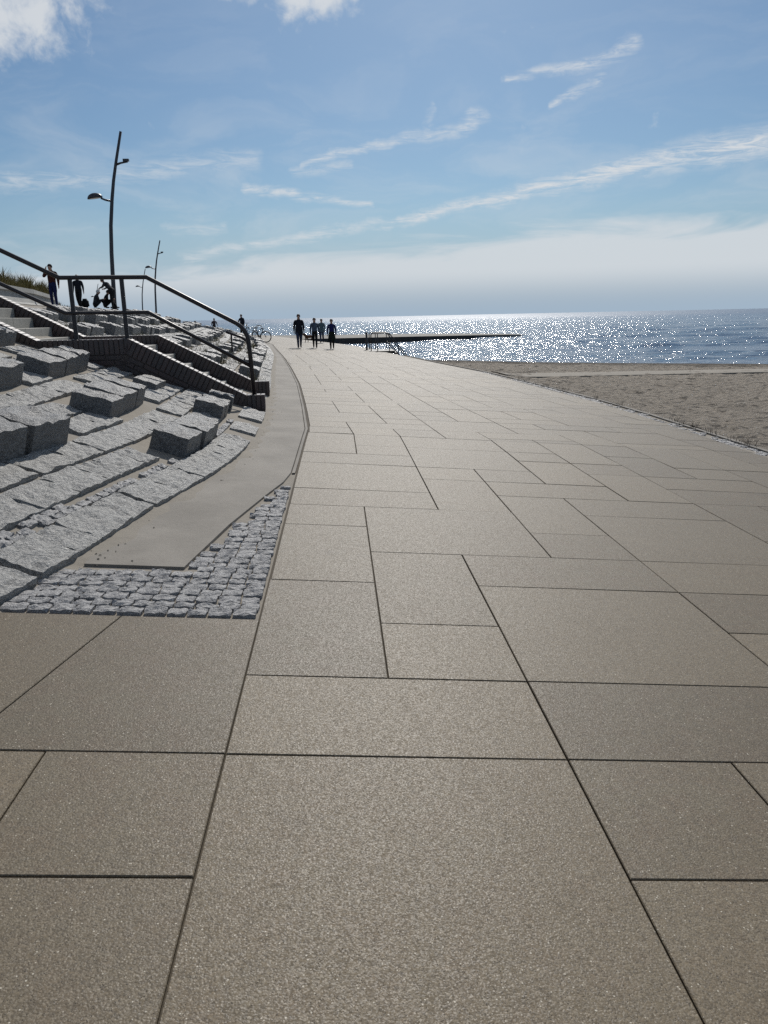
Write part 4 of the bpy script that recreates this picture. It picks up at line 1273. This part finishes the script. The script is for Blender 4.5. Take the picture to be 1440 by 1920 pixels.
for sN, S in (('l', -1), ('r', 1)):
    fw = .05 * S
    for nm, co, r in (('sho', (S * .07, .24, .34), .055), ('elb', (S * .08, .20 + fw * .3, .24), .035), ('wri', (S * .08, .22 + fw, .11), .024), ('paw', (S * .08, .24 + fw, .03), .026), ('ear', (S * .055, .43, .655), .02), ('tip', (S * .085, .44, .60), .012),
                      ('thi', (S * .07, -.34, .33), .062), ('kne', (S * .08, -.27 - fw * .3, .25), .042), ('hoc', (S * .08, -.42 - fw, .14), .022), ('foo', (S * .08, -.40 - fw, .03), .026)):
        J[nm + sN] = (Vector(co), r)
    E_ += [('chest', 'sho' + sN), ('sho' + sN, 'elb' + sN), ('elb' + sN, 'wri' + sN), ('wri' + sN, 'paw' + sN), ('head', 'ear' + sN), ('ear' + sN, 'tip' + sN), ('rump', 'thi' + sN), ('thi' + sN, 'kne' + sN), ('kne' + sN, 'hoc' + sN), ('hoc' + sN, 'foo' + sN)]
db = skinned('body', J, E_, 'ribs', dg_); db.data.materials.clear(); db.data.materials.append(fab('brown_fur', (.11, .045, .02)))

# ------------------------------------------------------------------ bicycles
def circle(c, r, n=28, axis='x'):
    return [Vector((c[0], c[1] + r * math.cos(2 * math.pi * i / n), c[2] + r * math.sin(2 * math.pi * i / n))) for i in range(n + 1)]
def make_bike(steer=0.0):
    e = empty('bicycle'); turn = []
    R_ = .345; fr = (0, .54, R_); bk_ = (0, -.52, R_); bb = (0, -.08, .30); seat_t = (0, -.27, .82); head_t = (0, .36, .92); head_b = (0, .40, .70)
    for c in (fr, bk_):
        mb = MB(); mb.tube(circle(c, R_ - .02), .028, 8, False); wh = mb.build('wheel', M['black'], e, True)
        mb = MB(); mb.tube(circle(c, R_ - .045), .011, 6, False); mb.build('rim', M['chrome'], wh, True)
        mb = MB()
        for k in range(16): a = 2 * math.pi * k / 16; mb.tube([c, (c[0], c[1] + (R_ - .05) * math.cos(a), c[2] + (R_ - .05) * math.sin(a))], .002, 4, False)
        mb.tube([(-.05, c[1], c[2]), (.05, c[1], c[2])], .022, 8); mb.build('spokes', M['chrome'], wh)
        mb = MB(); pts = [Vector((0, c[1] + (R_ + .03) * math.cos(a), c[2] + (R_ + .03) * math.sin(a))) for a in [rad(20 + 7 * k) for k in range(22)]]
        mb.tube(pts, .024, 6, True, .3); mg = mb.build('mudguard', M['bikeblue'], e, True)
        if c is fr: turn += [wh, mg]
    mb = MB()
    for a, b, r in ((bb, head_b, .028), (bb, seat_t, .024), ((0, -.20, .62), head_t, .024), (head_b, head_t, .028), (bb, (.05, -.52, R_), .010), (bb, (-.05, -.52, R_), .010), (seat_t, (.05, -.52, R_), .009), (seat_t, (-.05, -.52, R_), .009)): mb.tube([a, b], r, 8)
    mb.build('frame', M['bikeblue'], e, True)
    mb = MB()
    for sx in (-.05, .05): mb.tube([(sx * .6, .41, .68), (sx, .46, .55), (sx, .54, R_)], .013, 8)
    turn.append(mb.build('fork', M['bikeblue'], e, True))
    mb = MB(); mb.tube([head_t, (0, .33, 1.02)], .015, 8); mb.tube([(-.30, .14, 1.06), (-.27, .26, 1.06), (-.12, .34, 1.04), (0, .345, 1.03), (.12, .34, 1.04), (.27, .26, 1.06), (.30, .14, 1.06)], .013, 8); hb = mb.build('handlebar', M['chrome'], e, True); turn.append(hb)
    for sx in (-1, 1): mb = MB(); mb.tube([(sx * .30, .15, 1.06), (sx * .305, .03, 1.055)], .018, 8); mb.build('grip', M['black'], hb, True)
    mb = MB(); vs, fs = [], []
    for y, wd in ((-.42, .10), (-.36, .11), (-.24, .06), (-.12, .025)): vs += [(-wd, y, .92), (0, y, .945), (wd, y, .92), (0, y, .89)]
    for i in range(3):
        for k in range(4): fs.append((i * 4 + k, i * 4 + (k + 1) % 4, i * 4 + 4 + (k + 1) % 4, i * 4 + 4 + k))
    fs += [(3, 2, 1, 0), (12, 13, 14, 15)]; mb.add(vs, fs); mb.build('saddle', M['black'], e, True)
    mb = MB(); mb.tube([seat_t, (0, -.29, .90)], .013, 8); mb.build('seat_post', M['chrome'], e, True)
    mb = MB()
    for sx in (-.06, .06): mb.tube([(sx, -.30, .72), (sx, -.78, .73)], .008, 6); mb.tube([(sx, -.70, .73), (sx, -.54, R_)], .006, 6)
    for y in (-.40, -.55, -.70): mb.tube([(-.07, y, .73), (.07, y, .73)], .006, 6)
    mb.build('rear_rack', M['bikeblue'], e)
    mb = MB()
    for zz, k in ((.76, .85), (.86, .93), (.96, 1.0)):
        mb.tube([(-.16 * k, -.42, zz), (.16 * k, -.42, zz), (.16 * k, -.72, zz), (-.16 * k, -.72, zz), (-.16 * k, -.42, zz)], .006, 5, False)
    for i in range(6):
        x = -.15 + i * .06; mb.tube([(x * .85, -.42, .76), (x, -.42, .96)], .004, 4, False); mb.tube([(x * .85, -.72, .76), (x, -.72, .96)], .004, 4, False)
    mb.build('basket', M['chrome'], e)
    mb = MB(); mb.tube([(.045, -.08, .30), (.05, .0, .15)], .010, 6); mb.tube([(-.045, -.08, .30), (-.05, -.16, .45)], .010, 6); mb.box((.10, .0, .14), (.10, .08, .02)); mb.box((-.10, -.16, .46), (.10, .08, .02)); mb.tube([(.035, -.08, .30), (.045, -.08, .30)], .09, 14); mb.build('crank', M['black'], e)
    mb = MB(); mb.tube([(0, .43, .84), (0, .49, .84)], [.02, .045], 8); turn.append(mb.build('headlight', M['chrome'], e, True))
    mb = MB(); mb.tube([(-.03, -.12, .28), (-.16, -.18, .0)], .009, 6); mb.build('kickstand', M['chrome'], e)
    pv = Matrix.Translation((0, .40, 0))
    for q in turn: q.matrix_basis = pv @ Matrix.Rotation(steer, 4, 'Z') @ pv.inverted()
    return e
bike0 = make_bike(rad(52)); x, y = -4.85, 49.8
bike0.location = (x, y, gz(x, y)); bike0.rotation_euler = (rad(0), rad(4), rad(-140)); tag(bike0, 'dark city bicycle with a rear basket parked alone at the slope foot', 'bicycle', 'bicycles on the promenade')
G3 = 'distant people on the promenade bend'
x, y = -8.38, 70.3
person('distant dark figure standing with a bicycle by the bend, left of the parked bicycle', gl(x, y), 2.6, 1.76, {'elbR': (.28, .10, 1.18), 'wriR': (.18, .28, 1.05)}, navy, blackf, M['hair'], G3, bulk=1.1)
bike1 = make_bike(); b2 = bike1; b2.location = gl(x + .15, y + .45); b2.rotation_euler = (0, rad(3), rad(-20)); tag(b2, 'bicycle held by the distant standing figure', 'bicycle', 'bicycles on the promenade')
ride = {'hip': .98, 'lean': .35, 'knL': (-.10, .36, .74), 'anL': (-.10, .24, .36), 'knR': (.10, .30, .60), 'anR': (.10, .18, .20), 'elbL': (-.27, .22, 1.18), 'wriL': (-.27, .44, 1.02), 'elbR': (.27, .22, 1.18), 'wriR': (.27, .44, 1.02)}
for (x, y, la, lb, tp) in ((-12.6, 82.0, 'cyclist in a patterned top riding along the far bend, closer of two', 'bicycle under the closer of the two far cyclists', fab('mixed', (.06, .05, .06))), (-17.0, 96.0, 'smaller dark cyclist riding farthest away along the bend', 'bicycle under the farthest cyclist', blackf)):
    pz = gz(x, y) - .02
    person(la, (x, y, pz), BACK + .25, 1.72, ride, tp, blackf, M['hair'], G3)
    b3 = copy_tree(bike1); b3.rotation_euler = (0, 0, BACK + .25); d_ = Vector((-math.sin(BACK + .25), math.cos(BACK + .25), 0)) * .28; b3.location = Vector((x, y, gz(x, y))) + d_; tag(b3, lb, 'bicycle', 'bicycles on the promenade')
